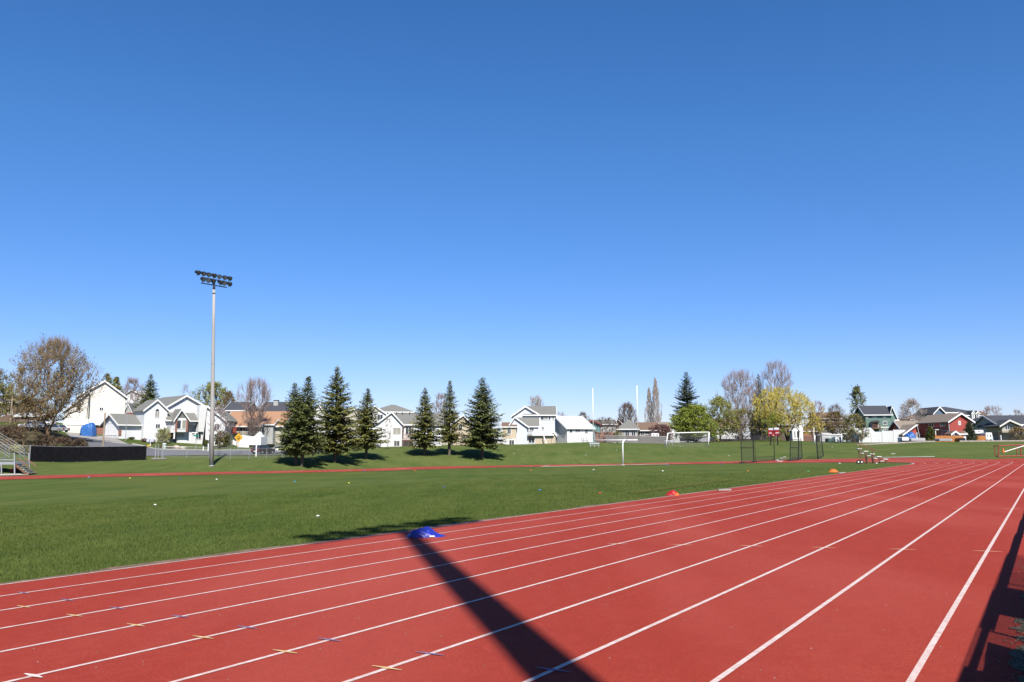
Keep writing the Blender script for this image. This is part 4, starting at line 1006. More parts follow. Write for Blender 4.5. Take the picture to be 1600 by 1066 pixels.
h.win(796, 688, 803, 695, -3.3, glass); h.railing('deck_railing', 825, 673.5, 836, 680, grey_wood, -2.6, 7); h.win(828, 667, 834, 673, -1.6, glass, 'patio_door'); h.win(826, 683, 835, 692, -1.6, glass, 'patio_door')
h.vents((826, 834, 841), 636, 8)
h = House('shed', 'small tan garden shed with pale roof leaning ladder-like boards in front', 836, 696, 195, -8, 'shed')
h.block(836, 862, 678, 673, 4, tan_siding, roof_pale, 'x', ov=.5); h.block(861, 868, 678, 673.5, 4, tan_siding, roof_pale, 'y', ov=.3)
mb = MB(); mb.bar(h.W(*[h.loc(849, 680, -.8)[0], -.8, h.loc(849, 680, -.8)[1]]), h.W(h.loc(855, 696, -1.6)[0], -1.6, h.loc(855, 696, -1.6)[1]), .25, .06); mb.build('leaning_board', white_paint, h.root)
h = House('house', 'low white house with a pale blue-grey roof left of the goalpost', 886, 692, 215, 26)
h.block(886, 926, 667.5, 650.5, 12, white_siding, roof_pale, 'x', ov=.5); h.win(890, 671, 894, 676, 0, glass, mull=0); h.win(899, 670, 906, 675); h.win(914, 670, 918, 677); h.vents((901,), 662, 3)
h = House('house', 'teal house with red-edged gable behind the left goalpost upright', 917, 694, 235, 0)
h.block(918, 937, 662, 656, 11, teal_siding, roof_grey, 'y', up=924.5, trim=rust_metal, ov=.6); h.block(930, 962, 662, 656, 9, grey_siding, roof_grey, 'x', y0=2)
h.win(929, 674, 933, 679); h.panel('lower_wall', 930, 676, 962, 690, brick, -.1, .1)
h = House('house', 'grey-roofed house with red deck furniture behind the goalpost crossbar', 968, 694, 238, -12)
h.block(966, 996, 671, 656, 10, grey_siding, roof_grey, 'hip', ov=.6); h.block(956, 975, 664, 654, 8, brown_siding, roof_brown, 'y', y0=6)
h.win(977, 673, 983, 682, 0, glass); h.win(987, 673, 993, 682, 0, glass); h.panel('deck_panel', 979, 681.5, 994, 686, red_wood, -1.6, .1)
h = House('house', 'brown house with brown roof right of the goalpost', 998, 694, 240, -4)
h.block(998, 1028, 671, 660, 10, brown_siding, roof_brown, 'x', ov=.6); h.block(1028, 1047, 668, 659.5, 9, brown_siding, roof_tan, 'x', y0=3)
h.win(1001, 674, 1006, 681); h.win(1008, 673, 1014, 679)
h = House('house', 'grey gabled house just left of the tall dark spruce', 1044, 692, 245, 4)
h.block(1044, 1062, 670, 663, 10, white_siding, roof_dark, 'y', up=1046)
h = House('house', 'brown house half hidden behind the tall bare trees', 1128, 690, 285, 0)
h.block(1120, 1160, 668, 654, 10, white_siding, roof_brown, 'x'); h.win(1137, 671, 1142, 677); h.win(1147, 671, 1152, 678)
h = House('house', 'brown-roofed house behind the golden willow', 1186, 690, 295, 0)
h.block(1186, 1243, 662, 648, 11, brown_siding, roof_tan, 'x', ov=.6); h.win(1195, 666, 1201, 673); h.block(1186, 1200, 672, 665, 6, brown_siding, roof_brown, 'x', y0=-4)
h = House('playhouse', 'tall white wooden playhouse tower behind the throwing cage', 1238, 688, 262, 0, 'playhouse')
h.block(1238, 1249, 672, 665, 3, white_paint, roof_pale, 'y', ov=.2); h.block(1249, 1254, 664, 655, 3, white_paint, roof_pale, 'y', ov=.15, y0=.6)
h.win(1241, 674, 1243, 684, 0, glass, 'door', mull=0); h.win(1245, 674, 1247.5, 684, 0, glass, mull=0)
h = House('house', 'low brown brick house right of the white playhouse', 1255, 688, 275, -3)
h.block(1254, 1274, 673, 666, 9, brick, roof_brown, 'x'); h.win(1264.5, 674.5, 1266.5, 678)
h = House('house', 'tan house with brown roof and cream upper storey', 1282, 684, 285, 0)
h.block(1281, 1316, 653, 644.5, 10, tan_siding, roof_brown, 'x', ov=.5); h.block(1270, 1325, 664, 660, 5, cream_siding, roof_brown, 'x', y0=-4); h.block(1281, 1322, 676, 669, 5, white_siding, roof_grey, 'x', y0=-8)
h.win(1290, 655, 1295, 659); h.win(1303, 655, 1308, 659); h.win(1286, 666.5, 1292, 668.5, -4)
# green house
h = House('house', 'three-storey green house with dark roof, cream trim and wooden deck', 1350, 690, 225, -10)
x0, x1, ze = h.block(1352, 1391, 647, 634, 12, green_siding, roof_dark, 'x', ov=.5)
h.win(1364, 649.5, 1369.5, 652.5); h.win(1380, 648, 1384, 652.5); h.win(1380, 658.5, 1385.5, 663.5); h.win(1380.5, 671, 1386, 675.5); h.win(1353, 650, 1356, 653)
h.panel('cream_band', 1376, 667, 1391, 668.7, cream_siding, 0, .09)
mb = MB(); xa, zt = h.loc(1360, 657.5, -1.2); xb, zb_ = h.loc(1375, 660, -1.2); h.prism_y(mb, [(xa, zb_), (xa + .6, zt), (xb - .6, zt + .1), (xb, zb_)], -1.6, 0); mb.build('porch_roof', roof_dark, h.root)
h.win(1361, 660, 1364, 667, -.02, glass, 'patio_door', mull=0); h.win(1365.5, 660, 1372, 667, -.02, mat('wood_door', (.25, .12, .06), .6), 'door', mull=0); h.railing('deck_railing', 1363, 663.5, 1376, 669, brown_metal, -1.6, 9); h.panel('deck_post', 1375, 668, 1376, 678, brown_metal, -1.5, .2)
h.block(1389.5, 1399.5, 649, 634.5, 10, green_siding, roof_dark, 'y', y0=.6, up=1393, ov=.4)
h.panel('balcony', 1396, 656, 1404, 658, white_paint, .2, 1.0)
h = House('garage', 'low white garage with white roof beneath the green house deck', 1341, 690, 212, 0, 'garage')
h.block(1342, 1366, 677, 668.5, 6, white_siding, roof_pale, 'x', ov=.4)
h = House('garage', 'white building with a sloping white roof right of the green house', 1400, 688, 232, 0, 'garage')
h.block(1400, 1424, 671, 663, 7, white_siding, roof_pale, 'x', ov=.4); h.win(1403, 664.5, 1413, 666, 0, mat('hedge_strip', (.05, .07, .03), .9), 'opening', mull=0)
h = House('house', 'brown-roofed house far behind the pale bare tree', 1406, 684, 290, 0)
h.block(1406, 1450, 664, 653, 10, brown_siding, roof_tan, 'x'); h.block(1423, 1446, 656, 648.5, 8, tan_siding, roof_brown, 'hip', y0=-3); h.win(1425, 657, 1429, 661, -3)
# red house
h = House('house', 'barn-red two-storey house with white trim and brown roof', 1483, 690, 190, 2)
x0, x1, ze = h.block(1483, 1518, 657, 645.2, 13.5, red_siding, roof_tan, 'y', up=1500.3, ov=.5)
h.win(1497.6, 658.5, 1500.6, 663.8, 0, blind); h.panel('corner_board', 1482.2, 657, 1484, 690, white_paint, 0, .1)
zs = lambda v: h.loc(1483, v)[1]
h.side(x0, 1.8, 3.6, zs(665), zs(659), -1); h.side(x0, 6.6, 8.6, zs(665.5), zs(659.3), -1); h.side(x0, .8, 2.9, zs(682), zs(673), -1, name='patio_door'); h.side(x0, 3.6, 4.6, zs(682), zs(672), -1, red_wood, 'door')
mb = MB(); h.lbox(mb, x0 - 1.6, x0, 3.2, 7.2, zs(671.6), zs(670.6)); mb.build('porch_roof', white_paint, h.root); mb = MB(); h.lbox(mb, x0 - 1.5, x0 - 1.35, 3.4, 3.55, zs(684), zs(671.6)); mb.build('porch_post', white_paint, h.root)
h.block(1415, 1452, 676, 657.5, 9, red_siding, roof_tan, 'x', y0=13.0, ov=.6)
h.block(1412, 1434, 677, 663, 6, red_siding, roof_tan, 'y', y0=9.5, up=1431, ov=.5); h.win(1431.5, 677, 1435, 684, 9.4)
h = House('shed', 'little grey garden shed with brown gable roof before the red gable wall', 1487, 690, 182, 0, 'shed')
h.block(1487, 1497, 677, 673.2, 2.5, grey_siding, roof_brown, 'y', ov=.3); h.block(1496, 1509, 677, 674, 2.5, white_siding, roof_brown, 'x', y0=.3, ov=.25); h.win(1491, 677.5, 1495, 681.5, 0, glass, 'opening', mull=0)
# dark blue house
h = House('house', 'large dark blue house with dark roof rising behind the red house', 1458, 680, 240, 2)
h.block(1459, 1476, 644.5, 635.5, 10, navy_siding, roof_dark, 'y', up=1467); h.block(1466, 1524, 645, 635.8, 13, navy_siding, roof_dark, 'hip', y0=1.5, ov=.6)
h.block(1510, 1532, 648, 641.5, 8, pale_blue_siding, roof_dark, 'x', y0=-2)
for u in (1520.5, 1527.5): h.block(u - 2.2, u + 2.2, 645, 641.8, 3, white_siding, roof_dark, 'y', y0=-3.2, ov=.15, vb=656)
h.block(1530, 1541, 647.5, 642, 7, white_siding, roof_brown, 'x', y0=-1); h.win(1532, 648.3, 1537, 650.5, -1); h.win(1514, 649, 1517, 654, -2)
h.win(1519.4, 647, 1521.6, 653.5, -3.2, blind, mull=0); h.win(1526.4, 646, 1528.6, 652, -3.2, glass, mull=0)
mb = MB(); xa, za = h.loc(1519, 652.5, -3.5); xb, zb_ = h.loc(1538, 656, -3.5); h.prism_y(mb, [(xa, zb_), (xa + 1.2, za), (xb - 1, za), (xb, zb_)], -4.2, -2); mb.build('porch_roof', roof_dark, h.root)
h.block(1519, 1536, 657.5, 656, 6, white_siding, roof_dark, 'x', y0=-2.6, ov=.1, trim=None); h.win(1529, 657.5, 1534, 663, -2.6); h.win(1521, 657.5, 1526, 664, -2.6)
h.railing('deck_railing', 1519, 659, 1535.5, 665, white_paint, -5.5, 12, depth=2.8)
for u in (1519.5, 1534.5): h.panel('deck_post', u, 665, u + 1, 682, white_paint, -5.3, .2)
h.win(1527, 667, 1533, 672, -2.6, glass, 'patio_door')
# dark roofed house at the right edge
h = House('house', 'dark grey house with beige bay window at the right edge of the photo', 1565, 692, 195, -4)
h.block(1559, 1640, 662, 649, 12, grey_siding, roof_dark, 'x', y0=1, ov=.5)
h.block(1565, 1588, 662, 656, 7, beige_siding, roof_dark, 'y', up=1574.5, ov=.9, y0=-1.5, vb=676, trim=cream_siding)
h.win(1570, 663.5, 1581.5, 671, -1.5, glass, mull=2); h.panel('lower_wall', 1566, 676, 1640, 693, grey_siding, .8, .4)
h.win(1590, 663.5, 1594, 668, .9, glass); h.win(1596, 664, 1602, 669, .9, glass); h.railing('deck_railing', 1588, 668.5, 1640, 673, brown_metal, -2.2, 26)
h.vents((1578, 1586, 1592), 649.5, 7); h.panel('lattice', 1567, 682.5, 1578, 690, pale_brick, .4, .1); h.block(1549, 1560, 664, 659, 6, pale_blue_siding, roof_dark, 'y', y0=4, up=1554, ov=.3)
# far left low building
h = House('house', 'dark flat-eaved house at the far left edge behind the bare branches', -20, 672, 195, 6)
h.block(-40, 26, 627, 618, 10, brown_siding, roof_dark, 'x'); h.win(3, 640, 6, 650); h.win(14, 632, 19, 648); h.block(26, 66, 649, 645, 5, brown_siding, roof_pale, 'x', y0=-3)
h = House('house', 'grey roofed house between the cream house and the arched-window house', 203, 668, 228, 2)
h.block(200, 240, 640, 627, 10, grey_siding, roof_grey, 'x', ov=.5); h.block(196, 206, 641, 630, 7, grey_siding, roof_grey, 'y', y0=-3, up=201); h.win(207, 644, 211, 650)
h.panel('deck_panel', 197, 645, 208, 650, red_wood, -4, .1)
h = House('house', 'pale roofed house seen in the gap left of the narrow spruce', 200, 650, 275, 0)
h.block(196, 222, 616, 609, 9, white_siding, roof_pale, 'y', up=206)
# ------------------------------------------------------------------ fences and walls
def ftop(u, v, Y): return P(u, v, Y)
def chain_fence(label, pts, hgt, post_every, m_post, m_mesh, cat='fence', rails=(1.0,), mesh_gap=.05, name='chain_link_fence', pr=.035, group=None, skip_mesh=False):
    p = [Vector(a) for a in pts]; root = thing(name, p[0], label, cat, group); posts = []
    tot = [0.0]
    for a, b in zip(p[:-1], p[1:]): tot.append(tot[-1] + (b - a).length)
    def at(d):
        i = max(0, min(int(np.searchsorted(tot, d)) - 1, len(p) - 2)); t = (d - tot[i]) / (tot[i + 1] - tot[i]); return p[i].lerp(p[i + 1], t)
    n = max(1, round(tot[-1] / post_every)); P_ = [at(tot[-1] * k / n) for k in range(n + 1)]
    for q_ in P_:
        mb = MB(); mb.tube([q_ + Vector((0, 0, -.3)), q_ + Vector((0, 0, hgt + .04))], pr, 6); mb.build('post', m_post, root)
    for rz in rails:
        mb = MB(); mb.tube([q_ + Vector((0, 0, hgt * rz)) for q_ in P_], pr * .7, 6); mb.build('rail', m_post, root)
    if not skip_mesh:
        mb = MB(); o = 0
        for a, b in zip(P_[:-1], P_[1:]):
            d = (b - a).normalized(); nrm = Vector((-d.y, d.x, 0)) * -.045
            vs = [a + nrm + Vector((0, 0, mesh_gap)), b + nrm + Vector((0, 0, mesh_gap)), b + nrm + Vector((0, 0, hgt - .02)), a + nrm + Vector((0, 0, hgt - .02))]
            mb.add(vs, [(0, 1, 2, 3)])
        mb.build('mesh', m_mesh, root)
    return root
G3 = lambda u, Y: GP(u, Y)
Hf = 2.0
chain_fence('chain-link fence wrapped in black windscreen along the street on the left', [G3(48, 110.5), G3(100, 114.5), G3(150, 118), G3(229, 123.3)], 2.05, 3.2, galv, screen_black, rails=(1.0, .02), name='screened_fence')
chain_fence('short bare chain-link stretch between the bleachers and the black screen', [G3(-60, 105.5), G3(-10, 107.5), G3(47, 110.4)], 2.05, 3.4, galv, chain_mesh)
chain_fence('low chain-link fence along the street left and right of the floodlight pole', [G3(256, 126.2), G3(300, 127.4), G3(352, 130), G3(410, 135), G3(470, 142), G3(540, 157)], 1.75, 3.4, galv, chain_mesh)
for u, lab in ((243.5, 'taller pale gate post nearest the black screen'), (248, 'short middle gate post in the fence gap'), (253.8, 'right pale gate post of the fence gap')):
    q_ = G3(u, 125.2 if u < 247 else 126); mb = MB(); mb.tube([q_ + Vector((0, 0, -.3)), q_ + Vector((0, 0, 2.0))], .07 if u != 248 else .055, 8); mb.tube([q_ + Vector((0, 0, 2.0)), q_ + Vector((0, 0, 2.06))], [.09, .03], 8)
    o = mb.build('gate_post', galv, origin=q_); tag(o, lab, 'gate post', 'gate posts in the fence gap')
chain_fence('far chain-link fence behind the goalpost bench and pale houses', [G3(870, 206), G3(905, 212), G3(948, 214)], 1.9, 3.0, galv, chain_mesh)
chain_fence('slatted grey fence between the goalpost and the soccer goal', [G3(948, 214.5), G3(990, 213), G3(1042, 212)], 1.9, 3.0, galv, slat_mesh, name='slatted_fence')
chain_fence('dark chain-link fence behind the scoreboard and willow', [G3(1042, 222), G3(1120, 245), G3(1200, 266), G3(1296, 262)], 1.5, 4.0, black_metal, mat('dark_fence_mesh', (.05, .05, .05), .8, .2, 5, alpha=.45))
chain_fence('chain-link fence behind the middle conifers below the white houses', [G3(560, 178), G3(640, 180), G3(720, 183), G3(800, 190)], 1.6, 4.0, galv, mat('weedy_mesh', (.22, .2, .17), .8, .2, 5, alpha=.22))
chain_fence('dark wire fence in front of the house at the right edge', [G3(1562, 171), G3(1600, 171), G3(1680, 171)], 2.0, 3.2, brown_metal, mat('dark_fence_mesh2', (.04, .04, .04), .8, .2, 5, alpha=.25))
def solid_fence(label, u0, v0t, u1, v1t, Y0, Y1, m, seg, name='wooden_fence', cat='fence', step=False):
    a, b = G3(u0, Y0), G3(u1, Y1); root = thing(name, a, label, cat)
    ta, tb_ = P(u0, v0t, Y0).z, P(u1, v1t, Y1).z; d = (b - a); n = max(1, round(d.length / seg)); dn = Vector((d.x, d.y, 0)).normalized(); nn = Vector((-dn.y, dn.x, 0))
    for k in range(n):
        p, r = a + d * (k / n), a + d * ((k + 1) / n); tz = ta + (tb_ - ta) * ((k + .5) / n if step else k / n); tz2 = tz if step else ta + (tb_ - ta) * ((k + 1) / n)
        mb = MB(); nb = 10
        for j in range(nb):
            s0, s1 = p.lerp(r, j / nb + .004), p.lerp(r, (j + 1) / nb - .004); z0 = tz + (tz2 - tz) * j / nb; off = nn * (.012 * (j % 2))
            vs = [s0 + off, s1 + off, Vector((s1.x, s1.y, z0)) + off, Vector((s0.x, s0.y, z0)) + off]; vs[0] = vs[0] + Vector((0, 0, -.4)); vs[1] = vs[1] + Vector((0, 0, -.4))
            mb.add(vs + [v + nn * .04 for v in vs], [(0,1,2,3),(7,6,5,4),(0,4,5,1),(1,5,6,2),(2,6,7,3),(3,7,4,0)])
        mb.build('panel', m, root)
        pb = MB(); q_ = p; pb.box((q_.x, q_.y, (q_.z - .4 + tz + .12) / 2), (.14, .14, tz + .12 - q_.z + .4), math.atan2(dn.y, dn.x)); pb.build('post', m, root)
    return root
solid_fence('long white vinyl fence stepping down below the green house', 1345, 677, 1416, 671, 205, 200, white_paint, 2.4, 'vinyl_fence', step=True)
solid_fence('orange wooden fence below the red house', 1462.5, 681, 1507, 681, 180, 180, orange_wood, 2.4)
solid_fence('short orange wooden fence stub right of the small pointed evergreen', 1526, 681, 1541, 681, 184, 184, orange_wood, 2.4)
solid_fence('white picket panel between the cedar-roofed house and the white trailer', 372, 680, 389, 681, 172, 172, white_paint, 2.2, 'vinyl_fence')
solid_fence('brown board fence behind the throwing cage', 1110, 686, 1200, 686, 276, 276, dark_wood, 3.0)
# low border of stones along the right fence foot
mb = MB()
for (u0, u1, Yb) in ((1340, 1462, 176), (1500, 1700, 168)):
    pp = [G3(u, Yb) for u in np.linspace(u0, u1, 40)]
    strip(mb, [p + Vector((0, 0, -.1)) for p in pp], [p + Vector((0, 0, .22)) for p in pp]); strip(mb, [p + Vector((0, 0, .22)) for p in pp], [p + Vector((0, .5, .22)) for p in pp])
struct(mb.build('border_kerb', mat('border_stone', (.34, .29, .26), .9, .25, 2), fix=False))
# ------------------------------------------------------------------ floodlight poles
def flood_pole(name, label, base, top_z, rb, rt, rows, yawdir, aim):
    root = thing(name, base, label, 'light pole'); ht = top_z - base.z; d = Vector((yawdir[0], yawdir[1], 0)).normalized(); aimv = Vector(aim).normalized()
    mb = MB(); mb.tube([base + Vector((0, 0, ht * k)) for k in (-.02, .25, .5, .75, .955)], [rb, rb * .9 + rt * .1, (rb + rt) / 2, rt * 1.15, rt], 16); mb.build('shaft', conc_pole, root, smooth=True)
    mb = MB(); mb.tube([base + Vector((0, 0, ht * .93)), base + Vector((0, 0, ht * 1.0))], [rt * 1.06, rt * .7], 12); mb.build('steel_top', black_metal, root, smooth=True)
    mb = MB(); mb.tube([base + Vector((0, 0, -.02)), base + Vector((0, 0, .12))], rb * 1.2, 14); mb.build('footing', concrete, root)
    mb = MB(); mb.tube([base + Vector((0, 0, ht * .55)), base + Vector((0, 0, ht * .552))], rb * .86, 14); mb.build('band', galv, root)
    proto = None
    for dz, half, xs in rows:
        c = base + Vector((0, 0, ht + dz)); mb = MB(); mb.bar(c - d * half, c + d * half, .14, .12); mb.build('crossarm', black_metal, root)
        for x in xs:
            if proto is None:
                mb = MB(); o = Vector((0, 0, 0)); f = Vector((0, -1, -.42)).normalized(); c0 = Vector((0, -.12, .52))
                mb.tube([c0 - f * .48, c0 - f * .40, c0 - f * .12, c0 + f * .12, c0 + f * .26], [.12, .20, .27, .33, .34], 14)
                proto = mb.build('floodlight', dark_housing, root, smooth=False, origin=(0, 0, 0))
                mb = MB(); mb.tube([c0 + f * .262, c0 + f * .275], .30, 14); g_ = mb.build('lens', lamp_glass, proto, origin=(0, 0, 0))
                mb = MB(); mb.bar((0, 0, 0), (0, 0, .3), .07); mb.bar((-.3, -.08, .3), (.3, -.08, .3), .06); g2 = mb.build('bracket', galv, proto, origin=(0, 0, 0))
                ob = proto
            else: ob = dup(proto, root)
            ob.location = c - base + d * x + Vector((0, 0, .06)); ob.rotation_euler = (0, 0, math.atan2(aimv.y, aimv.x) + math.pi / 2 + (hash((round(x * 100), round(dz * 100))) % 7 - 3) * .14)
    return root
ad = (sT, cT)
pb_ = HIT(330.5, 728.5, 90)
zt = P(333.5, 440, pb_.y).z
fp_ = flood_pole('floodlight_pole', 'tall tapered grey floodlight pole with two rows of dark lamps on the far grass', pb_, zt, .31, .19, [(.30, 2.2, [-2.9, -1.95, -1.05, -.15, .85, 1.75, 2.6]), (-.55, 2.2, [-2.0, -1.05, -.3, 1.0, 1.75, 2.6])], ad, (cT, -sT, 0))
fp_.rotation_euler = (0, -math.atan(.85 / (zt - pb_.z)), 0)      # the real pole leans a little
# second pole, behind the camera: its shadow crosses the near straight
tip = HIT(632, 828.5, 6, 40); hh = 26.0; back = Vector((-SD[0], -SD[1], 0)).normalized() * (hh / math.tan(SUN_EL)); b2 = Vector((tip.x, tip.y, 0)) + back
flood_pole('floodlight_pole', 'floodlight pole behind the photographer, seen only by its long shadow on the red track', Vector((b2.x, b2.y, 0)), hh, .30, .20, [(.75, 3.1, [-2.9, -1.95, -1.05, -.15, .85, 1.75, 2.6]), (-.75, 3.0, [-2.4, -1.55, -.6, 1.0, 1.75, 2.6])], ad, (-cT, sT, 0))
# ------------------------------------------------------------------ trackside fence behind the camera (casts the shadow at lower right)
FL = -.2; root = thing('trackside_fence', Vector(q(8, FL)), 'chain-link fence with banners beside the outer lane, seen only by its shadow', 'fence')
def fs(s, z, dl=0): x, y = xy(s, FL + dl); return Vector((x, y, z))
for k in range(-2, 14):
    s = 7.85 + 3.05 * k; mb = MB(); mb.tube([fs(s, -.2), fs(s, 1.2)], .024, 8); mb.build('post', galv, root)
mb = MB(); mb.tube([fs(1, 1.18), fs(50, 1.18)], .027, 8); mb.build('rail', galv, root)
for s0, s1 in ((-1, 6.3), (7.87, 48)):
    mb = MB(); n = int((s1 - s0) / 1.2) + 1
    for j in range(n):
        a, b = s0 + (s1 - s0) * j / n, s0 + (s1 - s0) * (j + 1) / n; dz = .012 * math.sin(j * 2.1)
        vs = [fs(a, 1.152, -.03), fs(b, 1.152, -.03), fs(b, 1.31 + dz, -.03), fs(a, 1.31 + dz, -.03)]; mb.add(vs + [v + Vector((cT, -sT, 0)) * .02 for v in vs], [(0,1,2,3),(7,6,5,4),(0,4,5,1),(1,5,6,2),(2,6,7,3),(3,7,4,0)])
    mb.build('top_board', white_paint, root)
for s0, s1 in ((1.5, 4.0), (4.6, 7.42), (8.8, 10.62)):
    mb = MB(); n = 10; top = [fs(s0 + (s1 - s0) * j / n, 1.075 - .05 * math.sin(math.pi * j / n) * (1 if j % 2 else .8), .03) for j in range(n + 1)]
    bot = [fs(s0 + (s1 - s0) * j / n, .12, .03) for j in range(n + 1)]; strip(mb, bot, top); mb.build('banner', mat('banner_vinyl', (.05, .06, .16), .5, .1, 2), root)
mb = MB(); st = .055                                       # woven wire, 55 mm diamonds
for i in range(int((13 - 3) / st)):
    s = 3 + i * st
    for sg in (1, -1):
        z0, z1 = .10, 1.29; ds = (z1 - z0) * sg
        a, b = fs(s, z0), fs(s + ds, z1); mb.bar(a, b, .007)
mb.build('wire_mesh', galv, root, fix=False)
# ------------------------------------------------------------------ football goal
g0 = HIT(973.5, 727, 80); Y = g0.y
root = thing('football_goalpost', g0, 'white gooseneck football goalpost with two tall uprights', 'goalpost')
ax = Vector((-cT, sT, 0))                                  # goal line runs across the field
cz = P(962, 687.7, Y).z
bend = [g0 + Vector((0, 0, -.3)), g0 + Vector((0, 0, cz - g0.z - .9))]
gn = Vector((-sT, -cT, 0)) * -1.0
for t in np.linspace(0, math.pi / 2, 7)[1:]: bend.append(g0 + Vector((0, 0, cz - g0.z - .9)) + gn * (.9 * (1 - math.cos(t))) + Vector((0, 0, .9 * math.sin(t))))
bend.append(bend[-1] + gn * .9)
mb = MB(); mb.tube(bend, .135, 12); mb.build('gooseneck', white_paint, root, smooth=True)
cc = bend[-1]
def along(u):                                              # point on the crossbar seen in column u
    a = (u - CU) / F * cP; t = (a * cc.y - cc.x) / (ax.x - a * ax.y); return cc + ax * t
cl, cr = along(927.2), along(997)
mb = MB(); mb.tube([cl, cr], .10, 10); mb.build('crossbar', white_paint, root, smooth=True)
for c, u, v in ((cl, 926.4, 606.5), (cr, 995.3, 602.5)):
    mb = MB(); mb.tube([c, Vector((c.x, c.y, P(u, v, c.y).z))], .065, 10); mb.build('upright', white_paint, root, smooth=True)
mb = MB(); mb.tube([g0 + Vector((0, 0, -.05)), g0 + Vector((0, 0, .12))], .33, 12); mb.build('footing', concrete, root)
# ------------------------------------------------------------------ soccer goals
def soccer(label, fl, fr, tl, tr, dep, r=.09):
    root = thing('soccer_goal', fl, label, 'soccer goal'); bk = Vector((0, dep, 0))
    mb = MB(); mb.tube([fl, tl], r, 8); mb.build('goal_post', white_paint, root, smooth=True); mb = MB(); mb.tube([fr, tr], r, 8); mb.build('goal_post', white_paint, root, smooth=True)
    mb = MB(); mb.tube([tl, tr], r, 8); mb.build('crossbar', white_paint, root, smooth=True)
    bl, brr = fl + bk, fr + bk; ml, mr = tl + bk * .35, tr + bk * .35
    mb = MB()
    for a, b in ((tl, ml), (tr, mr), (ml, bl), (mr, brr), (fl, bl), (fr, brr), (bl, brr), (ml, mr)): mb.tube([a, b], r * .3, 6)
    mb.build('rear_frame', alum, root)
    mb = MB(); mb.add([bl, brr, mr, ml], [(0, 1, 2, 3)]); mb.add([fl, bl, ml, tl], [(0, 1, 2, 3)]); mb.add([fr, brr, mr, tr], [(0, 1, 2, 3)]); mb.build('net', pale_net, root)
    return root
a = HIT(1040.5, 698.8, 100); b = GP(1106.5, a.y + 1.5); soccer('white portable soccer goal on the bank right of the goalpost', a, b, Vector((P(1043.5, 677, a.y).x, a.y, P(1043.5, 677, a.y).z)), Vector((P(1108, 675.4, b.y).x, b.y, P(1108, 675.4, b.y).z)), 2.2, .12)
a = HIT(1273, 693, 100); b = GP(1315.5, a.y - 3); soccer('white soccer goal behind the throwing cage', a, b, P(1273.2, 680.3, a.y), P(1315, 679.6, b.y), 2.4, .12)
mb = MB(); q_ = GP(1272.6, 206); mb.tube([q_ + Vector((0, 0, -.2)), Vector((q_.x, q_.y, P(1272, 668, 206).z))], .09, 8); o = mb.build('white_post', white_paint, origin=q_); tag(o, 'tall thin white post beside the far soccer goal', 'post')
# ------------------------------------------------------------------ benches
def bench(label, loc, L_, yaw, hgt=.5, m=alum):
    root = thing('bench', loc, label, 'bench'); d = Vector((math.cos(yaw), math.sin(yaw), 0)); n = Vector((-d.y, d.x, 0)); 
    mb = MB(); mb.bar(loc + Vector((0, 0, hgt)) - d * L_ / 2, loc + Vector((0, 0, hgt)) + d * L_ / 2, .32, .07); mb.build('seat', m, root)
    mb = MB(); mb.bar(loc + Vector((0, 0, hgt + .38)) + n * .22 - d * L_ / 2, loc + Vector((0, 0, hgt + .38)) + n * .22 + d * L_ / 2, .05, .25); mb.build('backrest', m, root)
    for s in (-.4, 0, .4):
        mb = MB(); c = loc + d * L_ * s; mb.bar(c + n * -.18, c + Vector((0, 0, hgt - .04)) - n * .1, .06); mb.bar(c + n * .24, c + Vector((0, 0, hgt + .3)) + n * .2, .06); mb.bar(c - n * .2 + Vector((0, 0, .03)), c + n * .26 + Vector((0, 0, .03)), .05); mb.build('leg', galv, root)
bench('small aluminium team bench left of the goalpost foot', HIT(929, 699.2, 100), 2.2, .08)
bench('grey metal bench by the slatted fence inside the soccer goal', GP(1045.5, 204), 2.0, .0)
# ------------------------------------------------------------------ scoreboard
Y = 196; s0 = P(1200.5, 681.3, Y); s1 = P(1217.3, 669, Y); g = GP(1206, Y)
root = thing('scoreboard', Vector(((s0.x + s1.x) / 2, Y, G((s0.x + s1.x) / 2, Y))), 'small red and white scoreboard on two posts beyond the throwing cage', 'scoreboard')
red_board = mat('scoreboard_red', (.28, .014, .02), .5, .1, 3); digit = mat('score_digit_dark', (.05, .008, .01), .4)
def sb(name, fu0, fv0, fu1, fv1, m, d0, d1, par):
    mb = MB(); xa, xb = s0.x + (s1.x - s0.x) * fu0, s0.x + (s1.x - s0.x) * fu1; za, zb = s1.z + (s0.z - s1.z) * fv0, s1.z + (s0.z - s1.z) * fv1
    mb.box(((xa + xb) / 2, Y + (d0 + d1) / 2, (za + zb) / 2), (xb - xa, abs(d1 - d0), abs(zb - za))); return mb.build(name, m, par)
bo = sb('board', 0, 0, 1, 1, red_board, 0, .25, root)
sb('header', .04, .0, .46, .24, mat('scoreboard_white', (.50, .50, .56), .5), -.03, -.005, bo); sb('header', .54, -.06, .98, .22, MATS['scoreboard_white'], -.03, -.005, bo)
sb('divider', .46, -.03, .54, .34, dark_housing, -.02, -.004, bo)
for a in ((.06, .34, .98, .60), (.06, .68, .98, .92)): sb('score_panel', *a, red_board, -.03, -.006, bo)
for a in ((.40, .38, .66, .56), (.30, .36, .36, .58), (.14, .72, .26, .90), (.78, .72, .94, .90), (.56, .72, .66, .9)): sb('digit_window', *a, digit, -.05, -.031, bo)
for a in ((.06, .60, .32, .67), (.66, .58, .94, .65), (.42, .88, .50, .96)): sb('caption_strip', *a, white_paint, -.05, -.031, bo)
for u in (1204, 1215):
    p = P(u, 681, Y); mb = MB(); mb.tube([Vector((p.x, Y + .1, G(p.x, Y) - .3)), Vector((p.x, Y + .1, p.z + .3))], .16, 8); mb.build('post', black_metal, root)
